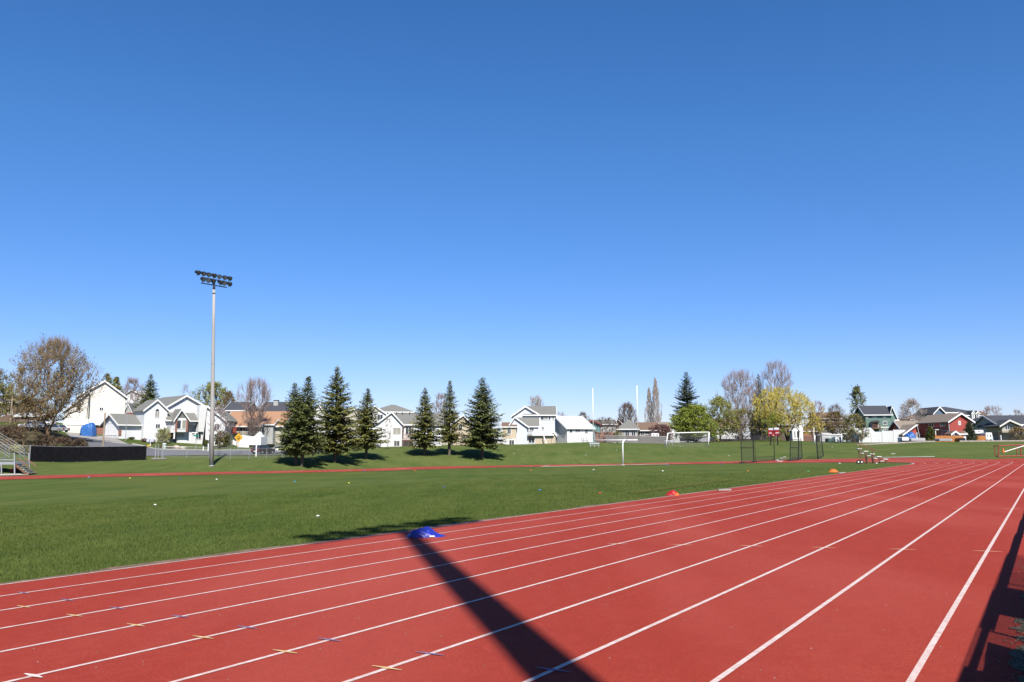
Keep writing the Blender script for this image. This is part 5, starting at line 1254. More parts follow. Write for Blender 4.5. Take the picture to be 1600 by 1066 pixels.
# ------------------------------------------------------------------ throwing cage
c0 = HIT(1158, 724, 80); YC = c0.y
root = thing('throwing_cage', c0, 'black throwing cage with tall posts and netting on the infield by the bend', 'throwing cage')
def cp(u, v, Y=YC): return P(u, v, Y)
def post(u0, v0, u1, v1, Y=YC, r=.07):
    b_ = GP(u0, Y); t_ = P(u1, v1, Y); mb = MB(); mb.tube([b_ + Vector((0, 0, -.1)), t_], r, 8); mb.build('post', black_metal, root); return b_, t_
pA = post(1158.3, 724, 1157.6, 685, YC); pB = post(1177.2, 724, 1176.5, 680, YC + 1.5, .10); pC = post(1209.5, 722, 1209, 686, YC + 7)
pD = post(1233.5, 724, 1235, 686, YC); pE = post(1246.5, 722, 1248, 672, YC + 1.5, .10); pF = post(1252.8, 722, 1251.4, 684, YC + 7); pG = post(1277, 722, 1274.5, 668, YC + 2, .10); pH = post(1286, 721.5, 1282.5, 676, YC + 5, .08); pI = post(1179.8, 700, 1179.2, 684, YC + 9, .04)
def frame_bar(pts, r): mb = MB(); mb.tube(pts, r, 6); mb.build('frame_bar', black_metal, root)
def lerp(pr_, z): t = (z - pr_[0].z) / (pr_[1].z - pr_[0].z); return pr_[0].lerp(pr_[1], t)
for a, b in ((pA, pB), (pD, pE)):
    for vv in (699.5, 686.5): frame_bar([lerp(a, cp(1160, vv).z), lerp(b, cp(1160, vv).z)], .05)
    frame_bar([a[0] + Vector((0, 0, .08)), b[0] + Vector((0, 0, .08))], .06)
for a, b in ((pB, pC), (pC, pF), (pG, pH), (pE, pF)): frame_bar([a[0] + Vector((0, 0, .06)), b[0] + Vector((0, 0, .06))], .05)
frame_bar([lerp(pB, cp(0, 686).z), lerp(pC, cp(0, 686).z)], .035); frame_bar([lerp(pG, cp(0, 681).z), lerp(pH, cp(0, 681).z)], .035); frame_bar([lerp(pB, cp(0, 714.5).z), lerp(pC, cp(0, 714.5).z)], .03)
mb = MB()
for a, b, z0, z1 in ((pA, pB, 723, 686.5), (pD, pE, 723, 686), (pE, pF, 723, 686), (pG, pH, 722, 677), (pB, pC, 722.5, 714)):
    z0, z1 = cp(0, z0).z, cp(0, z1).z; mb.add([lerp(a, z0), lerp(b, z0), lerp(b, z1), lerp(a, z1)], [(0, 1, 2, 3)])
mb.build('netting', dark_net, root)
for pr_ in (pA, pB, pC, pD):
    mb = MB(); mb.box(pr_[0] + Vector((0, -.1, .1)), (.7, .5, .2)); mb.build('foot', dark_housing, root)
for i, (u, v, lab) in enumerate(((1213.5, 719.5, 'pale flat base plate at the foot of the throwing cage'), (1218, 721.2, 'pale flat slab in front of the throwing cage gap'), (1225, 714.8, 'small pale slab on the grass behind the throwing cage'), (1220, 716.6, 'small white slab between the throwing cage halves'))):
    p = HIT(u, v, 80); mb = MB(); mb.box((0, 0, .06), (1.1 if i == 1 else .6, .4, .10), .2); o = mb.build('slab', MATS['pale_slab'] if 'pale_slab' in MATS else mat('pale_slab', (.45, .44, .42), .8, .1, 3), origin=(0, 0, 0)); o.location = p; tag(o, lab, 'slab', 'pale slabs near the throwing cage')
# ------------------------------------------------------------------ stepped officials' stand
b0 = HIT(1341, 724.7, 60); YS = b0.y; root = thing('stepped_stand', b0, 'stepped brown metal stand with white seats on the infield tip', 'officials stand')
zg = b0.z
seats = [(1340.3, 1347, 701.3), (1350, 1357, 705.3), (1360, 1367.3, 709.4), (1370.5, 1377.5, 713.6), (1380.7, 1388, 717.6)]
steps = [(1345.5, 1350.5, 708.3), (1355.6, 1361, 712.4), (1365.5, 1371, 716.3), (1375.8, 1381.5, 720.6)]
for u0, u1, v in seats:
    a, b = P(u0, v, YS), P(u1, v, YS); mb = MB(); mb.box(((a.x + b.x) / 2, YS + .3, a.z), (b.x - a.x, .5, .07)); mb.build('seat', white_paint, root)
    mb = MB(); mb.box(((a.x + b.x) / 2, YS + .3, a.z - .08), ((b.x - a.x) * .75, .44, .08)); mb.build('seat_frame', brown_metal, root)
for u0, u1, v in steps:
    a, b = P(u0, v, YS), P(u1, v, YS); mb = MB(); mb.box(((a.x + b.x) / 2, YS + .3, a.z), (b.x - a.x, .5, .06)); mb.build('step', white_paint, root)
    mb = MB(); mb.bar((b.x, YS + .1, a.z - .08), (P(u1 + 3.5, v, YS).x, YS + .1, a.z - .08), .07); mb.bar((b.x, YS + .9, a.z - .08), (P(u1 + 3.5, v, YS).x, YS + .9, a.z - .08), .07); mb.build('step_bracket', brown_metal, root)
for u, v in ((1343.5, 701.3), (1345.8, 701.6), (1353.5, 705.3), (1355.5, 712.4), (1364, 709.4), (1365.6, 709.6), (1375.5, 713.6), (1385.8, 718)):
    p = P(u, v, YS)
    for dy in (.08, .5):
        mb = MB(); mb.bar((p.x, YS + dy, p.z - .04), (p.x + .12, YS + dy, zg), .075, .06); mb.build('leg', brown_metal, root)
mb = MB()
hr = [P(1341, 692, YS), P(1356, 698.5, YS), P(1372.5, 704.4, YS)]
for dy in (0, 1.0): mb.tube([p + Vector((0, dy, 0)) for p in hr], .04, 6)
for u, v, v1 in ((1342.5, 692.5, 701), (1345.2, 689, 701), (1362.5, 700, 709.2), (1364, 701.5, 709)): mb.tube([P(u, v, YS), P(u + .3, v1, YS)], .03, 6)
mb.build('handrail', brown_metal, root)
for u in (1340.8, 1346):
    p = P(u, 723.6, YS); mb = MB(); mb.tube([(p.x, YS - .12, zg + .22), (p.x, YS + .04, zg + .22)], .22, 14); wv_ = mb.build('wheel', black_rubber, root); mb = MB(); mb.tube([(p.x, YS - .14, zg + .22), (p.x, YS - .125, zg + .22)], .10, 10); mb.build('hub', white_paint, wv_)
mb = MB(); mb.bar((P(1341, 723, YS).x, YS, zg + .22), (P(1346, 723, YS).x, YS, zg + .22), .1); mb.build('axle', rust_metal, root)
# ------------------------------------------------------------------ red gate frame at the end of the chute
g0 = HIT(1560, 713.6, 80); YG = g0.y; root = thing('barrier_frame', g0, 'rusty red tubular frame at the far end of the track', 'barrier')
mb = MB()
def T(u, v, dy=0): return P(u, v, YG) + Vector((0, dy, 0))
for a, b in ((T(1560.3, 696.8), T(1560, 713.6)), (T(1594.8, 696.2), T(1595.2, 712.6)), (T(1560.5, 696.6), T(1600, 695.4)), (T(1559.5, 713.3), T(1604, 712.3))): mb.tube([a, b], .085, 8)
mb.tube([T(1600, 695.4), T(1640, 694.6)], .085, 8); mb.tube([T(1604, 712.3), T(1640, 711.4)], .085, 8)
mb.build('front_frame', rust_metal, root)
mb = MB()
for a, b in ((T(1562.5, 697, 1.4), T(1565, 713, 1.4)), (T(1598.6, 697, 1.4), T(1599, 712, 1.4)), (T(1560.5, 696.8), T(1562.5, 697, 1.4)), (T(1559.5, 713.3), T(1566, 713.2, 1.4))): mb.tube([a, b], .06, 6)
mb.build('rear_frame', rust_metal, root)
for u in (1561.5, 1567): mb = MB(); p = T(u, 713.4, .2); mb.tube([p + Vector((-.1, 0, 0)), p + Vector((.1, 0, 0))], .10, 10); mb.build('wheel', black_rubber, root)
mb = MB(); mb.tube([T(1564, 707.6, -.12), T(1600, 696.5, -.12), T(1625, 689, -.12)], .055, 8); o = mb.build('white_pole', white_paint, origin=T(1564, 707.6, -.12)); tag(o, 'long white pole leaning across the red frame', 'pole')
# orange cone hung by the pole
p = T(1566.6, 706.8, -.2); mb = MB(); mb.box((0, 0, .03), (.42, .42, .06)); mb.tube([(0, 0, .06), (0, 0, .55)], [.16, .03], 12); orange = mat('cone_orange', (.75, .14, .02), .5, .08, 4)
o = mb.build('traffic_cone', orange, origin=(0, 0, 0)); o.location = p; tag(o, 'orange cone perched on the white pole at the red frame', 'cone')
# ------------------------------------------------------------------ bleachers at the left edge
B0 = HIT(24, 741.3, 60); YB = B0.y; root = thing('bleachers', B0, 'small aluminium bleacher platform with rails and brown stairs at the left edge', 'bleachers')
def bp(u, v, dy=0): return P(u, v, YB) + Vector((0, dy, 0))
mb = MB(); mb.add([bp(-60, 722.2), bp(23, 722.2), bp(23, 722.2, 3), bp(-60, 722.2, 3), bp(-60, 726), bp(23, 726), bp(23, 726, 3), bp(-60, 726, 3)], [(0,1,2,3),(7,6,5,4),(0,4,5,1),(1,5,6,2),(2,6,7,3),(3,7,4,0)]); mb.build('platform', galv, root)
mb = MB(); mb.tube([bp(-60, 719), bp(23, 719)], .06, 6); mb.build('kick_rail', galv, root)
for u, dy in ((22.5, 0), (22.5, 2.9), (2, 0), (2, 2.9), (-20, 0)): mb = MB(); mb.bar(bp(u, 708.5 if u > 10 else 722, dy), bp(u + .5, 742, dy), .10); mb.build('leg', alum, root)
for dy in (0, 2.9):
    mb = MB()
    for dv in (0, 4.6, 9.2, 13.8): mb.tube([bp(-34, 670 + dv, dy), bp(0, 691 + dv, dy), bp(14.5, 701 + dv * .95, dy)], .018, 6)
    mb.tube([bp(14.8, 701, dy), bp(14.6, 716, dy)], .04, 6); mb.tube([bp(8, 697, dy), bp(7.8, 718, dy)], .045, 6); mb.tube([bp(14.6, 708.6, dy), bp(23, 708.6, dy), bp(23, 713, dy)], .04, 6)
    mb.build('guard_rail', mat('dull_rail', (.22, .23, .24), .5, .1, 5, metal=.4), root)
mb = MB()
for i, (u, v) in enumerate(((26, 728.5), (30, 731.2), (34, 734), (37.5, 736.7), (41, 739.4))): a = bp(u - 2.6, v, .2); b = bp(u + 2.2, v, .2); mb.box(((a.x + b.x) / 2, YB + .9, a.z), (b.x - a.x, 1.4, .07))
mb.build('stair_treads', alum, root)
for dy in (.2, 1.6):
    mb = MB(); mb.bar(bp(22, 727, dy), bp(42, 742, dy), .08, .2); mb.tube([bp(24, 716, dy), bp(43.5, 729.5, dy), bp(43.5, 741, dy)], .04, 6); mb.tube([bp(28, 716.5, dy), bp(43, 727, dy)], .035, 6)
    mb.build('stair_rail', brown_metal, root)
# seats stepping up to the left, out of frame
for k in range(5):
    mb = MB(); a = bp(-6 - 9 * k, 716 - 6.5 * k, .3); mb.box((a.x - 1.0, YB + 1.6, a.z), (.5, 2.6, .06)); mb.build('seat_plank', alum, root)
mb = MB(); p = bp(10, 741, 1.2); 
mb.box(p + Vector((0, 0, .55)), (.5, .5, .08)); mb.box(p + Vector((.2, .2, .95)), (.5, .06, .7), .3)
for sx in (-.2, .2):
    for sy in (-.2, .2): mb.bar(p + Vector((sx, sy, 0)), p + Vector((sx * .8, sy * .8, .55)), .05)
o = mb.build('red_chair', mat('red_plastic', (.45, .02, .03), .45), origin=p); tag(o, 'red plastic chair stored under the bleacher platform', 'chair')
mb = MB(); p = bp(13, 732, 1.9); mb.tube([p + Vector((0, 0, -.5)), p + Vector((0, 0, .35))], [.35, .32], 12); mb.tube([p + Vector((0, 0, .35)), p + Vector((0, 0, .5))], [.36, .2], 12); o = mb.build('dark_barrel', dark_housing, origin=p); tag(o, 'dark barrel in the shade under the bleachers', 'barrel')
# concrete pad under the bleachers
mb = MB(); pp = [HIT(u, v, 60) for u, v in ((-60, 745), (46, 742.3), (40, 740.2), (-60, 742))]; mb.add([p + Vector((0, 0, .03)) for p in pp], [(0, 1, 2, 3)]); struct(mb.build('concrete_pad', concrete, fix=False))
# ------------------------------------------------------------------ bags, cones and discs on the field
def lumpy(name, label, cat, uL, uR, v_base, v_top, m, seed, prof, dep=.6, extra=None):
    c = HIT((uL + uR) / 2, v_base, 4, 120); Y = c.y; w_ = (uR - uL) * pxm(Y) * .99; hgt = (v_base - v_top) * pxm(Y) * .93
    nr_ = np.random.default_rng(seed); nu, nv = 56, 30; vs = []; ph = nr_.uniform(0, 6.28, 12)
    for j in range(nv):
        for i in range(nu):
            a = 6.2832 * i / nu; e = (math.pi / 2) * j / (nv - 1); r = math.cos(e) ** .7
            x = math.cos(a) * r; y = math.sin(a) * r; z = math.sin(e)
            env = np.interp(x, prof[0], prof[1])
            fold = .07 * math.sin(6 * x + 3 * y + ph[0]) + .055 * math.sin(11 * x - 5 * y + 7 * z + ph[1]) + .04 * math.sin(17 * (x * .7 + y) + ph[2] + 4 * z) + .028 * math.sin(29 * (x - .6 * y) + ph[3])
            fold += .05 * abs(math.sin(5 * x - 7 * y + ph[4]))
            k = 1 + fold * .6 * (1 - .4 * z)
            vs.append((x * w_ / 2 * (1 + fold * .35), y * dep * w_ / 2 * k, max(0, z * hgt * env * (1 + fold * 1.2))))
    fs_ = [(j * nu + i, j * nu + (i + 1) % nu, (j + 1) * nu + (i + 1) % nu, (j + 1) * nu + i) for j in range(nv - 1) for i in range(nu)]
    root = thing(name, c, label, cat); mb = MB(); mb.add(vs, fs_); mb.build('fabric', m, root, origin=(0, 0, 0), smooth=True)
    return root, c, w_, hgt
blue_tarp = mat('blue_tarp', (.012, .022, .26), .42, .35, 5, spec=.4, bump=.5, bscale=18); red_tarp = mat('red_tarp', (.40, .008, .015), .5, .25, 5, bump=.5, bscale=18)
r_, c, w_, hgt = lumpy('tarp_bundle', 'crumpled bright blue tarp bundle lying at the inner edge of the track', 'tarp', 636, 697, 838.5, 821.5, blue_tarp, 4, ([-1, -.75, -.55, -.25, .05, .3, .5, .75, 1], [.2, .55, .66, .80, .78, .55, .30, .22, .18]), .7)
mb = MB(); mb.box((w_ * .17, -w_ * .33, hgt * .16), (w_ * .13, .02, hgt * .12), .1); mb.build('label_patch', white_paint, r_, origin=(0, 0, 0))
r_, c, w_, hgt = lumpy('fabric_bundle', 'crumpled red fabric bundle on the grass near the track edge', 'tarp', 1039, 1060, 774, 766.2, red_tarp, 8, ([-1, -.6, -.2, .2, .45, .8, 1], [.15, .45, .75, 1.0, 1.05, .75, .55]), .8)
mb = MB(); mb.tube([(w_ * .30, -w_ * .33, .0), (w_ * .30, -w_ * .33, .10)], [.11, .08], 12); o = mb.build('marker_disc', orange, origin=(0, 0, 0)); o.location = c; tag(o, 'small orange disc poking out under the red fabric bundle', 'marker disc')
r_, c, w_, hgt = lumpy('orange_bundle', 'bright orange heap of fabric near the tip of the infield', 'tarp', 1295, 1309.5, 738, 733.6, orange, 12, ([-1, -.6, -.2, .2, .6, 1], [.4, .7, 1.05, 1.0, .9, .5]), .8)
for u0, u1, v, lab in ((1122, 1142, 766.5, 'nearer pale flat board at the grass edge, past the red bundle'), (1310, 1320, 739.3, 'farther pale flat board beside the orange heap'), (849, 858, 728.2, 'white board lying at the edge of the far bend')):
    a = HIT((u0 + u1) / 2, v, 10); w_ = (u1 - u0) * pxm(a.y); mb = MB(); mb.box((0, 0, .03), (w_, w_ * .3, .07), .0); o = mb.build('flat_board', mat('pale_board', (.30, .29, .26), .85, .15, 3), origin=(0, 0, 0)); o.location = a; tag(o, lab, 'board', 'pale boards along the infield edge')
mb = MB(); pts = [HIT(u, v, 60) + Vector((0, 0, .05)) for u, v in ((845, 729.6), (900, 728.6), (960, 727.4), (1010, 726.2), (1045, 725.6))]
mb.tube(pts, .035, 6); o = mb.build('pale_kerb_rail', mat('kerb_rail', (.45, .42, .36), .7, .1, 2), origin=pts[0]); tag(o, 'pale kerb rail on the inside of the far bend by the goalpost', 'kerb rail')
mb = MB(); pts = [HIT(u, v, 60) + Vector((0, 0, .08)) for u, v in ((1362, 715.9), (1400, 715.3), (1440, 714.6), (1460, 714.4))]
mb.tube(pts, .05, 6); o = mb.build('pale_kerb_rail', mat('kerb_rail2', (.7, .7, .68), .7, .1, 2), origin=pts[0]); tag(o, 'white rail on the outside of the far bend right of the stepped stand', 'kerb rail')
cols = {'blue': (.03, .30, .62), 'navy': (.05, .10, .45), 'red': (.62, .04, .05), 'white': (.8, .8, .78), 'orange': (.75, .17, .03), 'yellow': (.65, .60, .08), 'green': (.03, .45, .22)}
proto = {}
for u, v, cn, lab in ((138.5, 746.5, 'blue', 'blue marker disc nearest the bleachers, beside the far track'), (203, 748, 'yellow', 'yellow-green marker disc second from the bleachers'), (281.5, 748.8, 'navy', 'faint dark blue marker disc left of the floodlight pole foot'),
    (338.5, 749.6, 'white', 'white marker disc straight below the floodlight pole'), (460.5, 753, 'blue', 'bright blue marker disc below the twin-topped spruce'), (242.5, 789.7, 'white', 'lone white disc out on the left part of the infield'),
    (496.5, 807.5, 'white', 'lone white disc nearest the blue tarp bundle'), (545, 755.5, 'yellow', 'tiny yellowish disc below the tallest front fir'), (569.5, 736.3, 'navy', 'dark blue disc beside the far track below the shorter fir'),
    (648, 736, 'orange', 'orange disc beside the far track below the red-decked house'), (694, 761.6, 'navy', 'dark blue disc mid infield below the slim fir'), (829.5, 735.4, 'orange', 'orange disc beside the far bend left of the goalpost'),
    (843.5, 766.6, 'blue', 'bright cyan-blue disc mid infield, left of the red disc'), (937.5, 771.3, 'red', 'red disc mid infield left of the red bundle'), (927.5, 734.6, 'white', 'white disc below the left goalpost upright'),
    (1035.5, 736.5, 'white', 'white disc below the portable soccer goal'), (1168.5, 736.5, 'orange', 'pale orange disc in front of the throwing cage'), (1263, 737.2, 'green', 'green disc just left of the orange heap'), (1312, 724.5, 'white', 'white disc left of the stepped stand'), (1370, 724.5, 'white', 'white disc at the legs of the stepped stand'),
    (1128.5, 726, 'navy', 'faint blue disc left of the throwing cage foot'), (1042.5, 727, 'navy', 'faint blue disc at the far bend below the soccer goal')):
    p = HIT(u, v, 10); 
    if cn not in proto:
        mb = MB(); n = 16; rings = ((.16, 0), (.17, .012), (.13, .06), (.08, .085), (.055, .085), (.05, .06)); 
        vs = [(r * math.cos(6.283 * j / n), r * math.sin(6.283 * j / n), z) for r, z in rings for j in range(n)]
        mb.add(vs, [(k * n + j, k * n + (j + 1) % n, (k + 1) * n + (j + 1) % n, (k + 1) * n + j) for k in range(len(rings) - 1) for j in range(n)])
        proto[cn] = o = mb.build('marker_disc', mat('disc_' + cn, cols[cn], .45, .05, 4), origin=(0, 0, 0))
    else: o = proto[cn].copy(); COL.objects.link(o)
    o.location = p + Vector((0, 0, .02)); k = .17 + p.y / 190.0; o.scale = (k, k, k * 1.1); tag(o, lab, 'marker disc', 'training marker discs scattered over the infield')
for i, (u, v, lab) in enumerate(((1138.5, 712.5, 'white scrap on the bank left of the throwing cage'), (1063, 697.8, 'white ball-like scrap inside the portable soccer goal'), (1300, 699, 'tiny white scrap on the bank before the far soccer goal'), (803.5, 709, 'white scrap on the bank below the pale two-storey house'), (915, 711.5, 'pale scrap on the bank below the team bench'), (963, 703.5, 'small pale scrap on the bank below the crossbar'), (1395, 709.5, 'pale slab on the bank right of the stepped stand'))):
    p = HIT(u, v, 80); mb = MB(); w_ = .8 if i == 6 else .24; mb.box((0, 0, .04), (w_, .2, .08), .3); mb.box((w_ * .3, .05, .06), (w_ * .5, .15, .04), -.3); o = mb.build('litter_scrap', mat('scrap_pale', (.5, .5, .47), .7, .1, 3), origin=(0, 0, 0)); o.location = p; tag(o, lab, 'litter', 'pale scraps lying on the grass bank')
# ------------------------------------------------------------------ street things
def wood_pole(label, u, v0, v1, Y, r=.14, m=pole_wood, name='utility_pole', cat='utility pole', arm=False):
    b = GP(u, Y); t = P(u, v1, Y); root = thing(name, b, label, cat); mb = MB(); mb.tube([b + Vector((0, 0, -.3)), Vector((b.x, Y, t.z))], [r, r * .75], 10); mb.build('shaft', m, root)
    if arm:
        mb = MB(); mb.bar((b.x - 1.1, Y, t.z - .8), (b.x + 1.1, Y, t.z - .8), .12); mb.build('crossarm', m, root)
    return root
wood_pole('weathered wooden pole rising behind the black screened fence', 161, 696, 645, 127, .13)
wood_pole('thin grey pole standing before the white garage', 195.5, 683, 617, 160, .06, galv, 'thin_pole', 'pole')
wood_pole('wooden cross-armed pole at the far left edge', 13.5, 665, 619, 168, .17, arm=True)
def sign_diamond():
    b = GP(372.5, 152); Y = b.y; c = P(372.5, 683.8, Y); root = thing('warning_sign', b, 'yellow diamond warning sign on a thin post beside the street', 'road sign'); r = .82
    mb = MB(); mb.tube([b + Vector((0, .05, -.2)), Vector((b.x, Y + .05, c.z + .5))], .045, 6); mb.build('post', galv, root)
    mb = MB(); mb.prism([(0, r), (r, 0), (0, -r), (-r, 0)], lambda x, z, d: (b.x + x, Y + d, c.z + z), -.03, .0); f = mb.build('sign_face', mat('sign_yellow', (.60, .33, .02), .5, .04, 3), root)
    mb = MB()
    for x, z, w_, h_ in ((-.14, .22, .14, .14), (.16, .22, .14, .14), (0, -.10, .62, .13), (-.02, -.3, .34, .10)): mb.box((b.x + x, Y - .038, c.z + z), (w_, .012, h_))
    mb.build('symbol', dark_housing, f)
sign_diamond()
b = GP(306, 150); Y = b.y; c = P(306, 680.5, Y); root = thing('street_sign', b, 'green street name sign on a thin post in the front garden', 'street sign'); mb = MB(); mb.tube([b + Vector((0, 0, -.2)), Vector((b.x, Y, c.z))], .04, 6); mb.build('post', galv, root)
sg = mat('sign_green', (.01, .24, .15), .5, .05, 3); mb = MB(); mb.box((b.x, Y - .06, c.z - .05), (.95, .03, .24)); mb.build('name_plate', sg, root); mb = MB(); mb.box((b.x, Y, c.z + .22), (.03, .95, .22), .5); mb.build('name_plate', sg, root)
b = GP(235, 152.8); Y = b.y; root = thing('mailbox_stand', b, 'pair of grey mailboxes on a post by the street beside the driveway', 'mailbox'); mb = MB(); mb.bar(b + Vector((0, 0, -.2)), b + Vector((0, 0, 1.1)), .12); mb.bar(b + Vector((-.5, 0, 1.05)), b + Vector((.5, 0, 1.05)), .1); mb.build('post', white_paint, root)
for dx, w_ in ((-.38, .5), (.34, .62)):
    mb = MB(); poly = [(-w_ / 2, 0), (w_ / 2, 0), (w_ / 2, .35)] + [(w_ / 2 * math.cos(t), .35 + .2 * math.sin(t)) for t in np.linspace(.2, math.pi - .2, 6)] + [(-w_ / 2, .35)]; mb.prism(poly, lambda x, z, d: (b.x + dx + x, Y + d, b.z + 1.1 + z), -.3, .3); mb.build('mailbox', mat('mailbox_grey', (.5, .52, .58), .5, .1, 3), root)
b = GP(257.3, 151.2); root = thing('utility_box', b, 'pale green utility pedestal at the kerb beside the garden bed', 'utility box'); mb = MB(); mb.box(b + Vector((0, 0, .5)), (.45, .4, 1.0)); mb.build('cabinet', mat('utility_green', (.35, .45, .38), .6), root); mb = MB(); mb.box(b + Vector((0, 0, 1.08)), (.52, .46, .16)); mb.build('lid', white_paint, root)
for u, Y, hgt, lab in ((318, 153, .75, 'short white marker post in the front lawn'), (325.6, 152, 1.35, 'taller white marker post just left of the floodlight pole')):
    b = GP(u, Y); mb = MB(); mb.bar((0, 0, -.2), (0, 0, hgt), .16); mb.add([(-.09, -.09, hgt), (.09, -.09, hgt), (.09, .09, hgt), (-.09, .09, hgt), (0, 0, hgt + .1)], [(0, 1, 4), (1, 2, 4), (2, 3, 4), (3, 0, 4)]); o = mb.build('marker_post', white_paint, origin=(0, 0, 0)); o.location = b; tag(o, lab, 'post', 'white marker posts on the lawn')
b = GP(400.8, 138.5); mb = MB(); z = P(400.8, 693.5, 138.5).z - b.z; mb.bar((0, 0, -.2), (0, 0, z), .17); mb.box((0, 0, z + .04), (.22, .22, .08)); o = mb.build('white_post', white_paint, origin=(0, 0, 0)); o.location = b; tag(o, 'square white post in front of the black parked car', 'post')
# ------------------------------------------------------------------ vehicles
def car(label, loc, yaw, body_m, L_=4.5, Wd=1.8, Ht=1.45, name='parked_car', cat='car', group=None, wagon=False):
    root = thing(name, loc, label, cat, group); ca, sa = math.cos(yaw), math.sin(yaw)
    def w3(x, y, z): return Vector((loc.x + x * ca - y * sa, loc.y + x * sa + y * ca, loc.z + z))
    k = L_ / 4.5; b_ = .80 * Ht / 1.45
    body = [(-2.2, .30), (-2.25, .6), (-2.15, b_), (-1.3, b_ + .08), (1.9, b_ + .06) if wagon else (1.4, b_ + .06), (2.2, b_ - .02), (2.25, .55), (2.2, .30)]
    cabin = [(-1.25, b_ + .06), (-.45, Ht - .03), (.1, Ht), (1.55 if wagon else .85, Ht - .04), (2.05 if wagon else 1.55, b_ + .05)]
    mb = MB(); mb.prism([(x * k, z) for x, z in body], lambda a, b, d: w3(a, d, b), -Wd / 2, Wd / 2)
    o = mb.build('body', body_m, root); md = o.modifiers.new('bevel', 'BEVEL'); md.width = .07; md.segments = 2
    mb = MB(); n = len(cabin)
    vs = [w3(x * k, -Wd / 2 + .06 + .16 * (z - b_) / (Ht - b_), z) for x, z in cabin] + [w3(x * k, Wd / 2 - .06 - .16 * (z - b_) / (Ht - b_), z) for x, z in cabin]
    mb.add(vs, [tuple(range(n)), tuple(range(2 * n - 1, n - 1, -1))] + [(i, i + n, (i + 1) % n + n, (i + 1) % n) for i in range(n)]); mb.build('cabin', body_m, root)
    mb = MB(); cx = sum(x for x, z in cabin) / n; cz_ = (b_ + Ht) / 2
    sh = [((cx + (x - cx) * .86) * k, cz_ + (z - cz_) * .74) for x, z in cabin]
    for sd in (-1, 1):
        vs = [w3(x, sd * (Wd / 2 - .055 - .16 * (z - b_) / (Ht - b_) + .012), z) for x, z in sh]; mb.add(vs, [tuple(range(n))])
    mb.build('side_windows', glass, root)
    def scr(p0, p1, nm):
        mb = MB(); d = Vector((p1[1] - p0[1], 0, -(p1[0] - p0[0]))).normalized()
        if (d.x > 0) != (p0[0] > 0): d = -d
        vs = []
        for f, y in ((.12, -1), (.12, 1), (.9, 1), (.9, -1)):
            x = p0[0] + (p1[0] - p0[0]) * f; z = p0[1] + (p1[1] - p0[1]) * f; yy = (Wd / 2 - .14 - .16 * (z - b_) / (Ht - b_)) * y; vs.append(w3(x * k + d.x * .015, yy, z + abs(d.z) * .015))
        mb.add(vs, [(0, 1, 2, 3)]); mb.build(nm, glass, root)
    scr(cabin[0], cabin[1], 'windscreen'); scr(cabin[-1], cabin[-2], 'rear_window')
    for x in (-1.38 * k, 1.38 * k):
        for sd in (-1, 1):
            mb = MB(); y0 = sd * (Wd / 2 - .16); y1 = sd * (Wd / 2 + .02); mb.tube([w3(x, y0, .33), w3(x, y1, .33)], .33, 14); wh = mb.build('wheel', black_rubber, root)
            mb = MB(); mb.tube([w3(x, y1, .33), w3(x, y1 + sd * .015, .33)], .2, 10); mb.build('rim', galv, wh)
    for sd in (-1, 1):
        mb = MB(); mb.box(w3(2.24 * k, sd * .62, .70), (.06, .34, .2), yaw); mb.build('tail_light', mat('tail_red', (.4, .01, .01), .3), root)
        mb = MB(); mb.box(w3(-2.22 * k, sd * .62, .66), (.06, .34, .16), yaw); mb.build('headlight', white_paint, root)
    mb = MB(); mb.box(w3(2.255 * k, 0, .50), (.05, .5, .16), yaw); mb.build('plate', white_paint, root)
    mb = MB(); mb.box(w3(2.25 * k, 0, .36), (.09, Wd * .9, .14), yaw); mb.build('bumper', dark_housing, root)
    return root
car_white = mat('car_white', (.74, .74, .75), .25, .02, 2, spec=.5); car_black = mat('car_black', (.02, .021, .026), .2, .1, 2, spec=.5); car_silver = mat('car_silver', (.42, .43, .45), .25, .05, 2, metal=.4)
p = GP(411.5, 147.5); car('black hatchback parked at the kerb behind the white post', p, R_(-112), car_black, 4.4, 1.85, 1.6, wagon=True)
p = GP(50, 147); car('nearer white saloon car in the left parking lot', p, R_(8), car_white, 4.6)
p = GP(62, 155); car('farther white estate car behind the white saloon', p, R_(12), car_white, 4.7, wagon=True)
p = GP(88, 160); car('silver car partly hidden by the big tree trunk', p, R_(-20), car_silver, 4.5)
p = GP(436, 151); car('silver car behind the lowest branches of the twin-topped spruce', p, R_(10), car_silver, 4.4)
# white box trailer and camper beyond the black car
b = GP(399, 166); root = thing('box_trailer', b, 'big plain white box trailer beside the cedar-roofed house', 'trailer'); Y = b.y; xa, xb = P(389.2, 690, Y).x, P(407.5, 690, Y).x; za, zb = P(0, 698.5, Y).z, P(0, 682.2, Y).z
mb = MB(); mb.box(((xa + xb) / 2, Y + 2.2, (za + .35 + zb) / 2), (xb - xa, 4.4, zb - za - .35)); o = mb.build('box_body', mat('trailer_white', (.8, .8, .8), .4, .02, 2), root); md = o.modifiers.new('bevel', 'BEVEL'); md.width = .06; md.segments = 2
for u in (392, 404):
    mb = MB(); x = P(u, 690, Y).x; mb.tube([(x, Y + .05, za + .35), (x, Y + .3, za + .35)], .34, 12); mb.build('wheel', black_rubber, root)
mb = MB(); mb.add([(xa + .3, Y + 2, zb), (xb - .2, Y + 2, zb), (xa + 1.4, Y + 2, zb + 1.0), (xa + .3, Y + 3, zb), (xb - .2, Y + 3, zb), (xa + 1.4, Y + 3, zb + 1.0)], [(0, 1, 2), (5, 4, 3), (0, 3, 4, 1), (1, 4, 5, 2), (2, 5, 3, 0)]); mb.build('roof_fairing', white_paint, root)
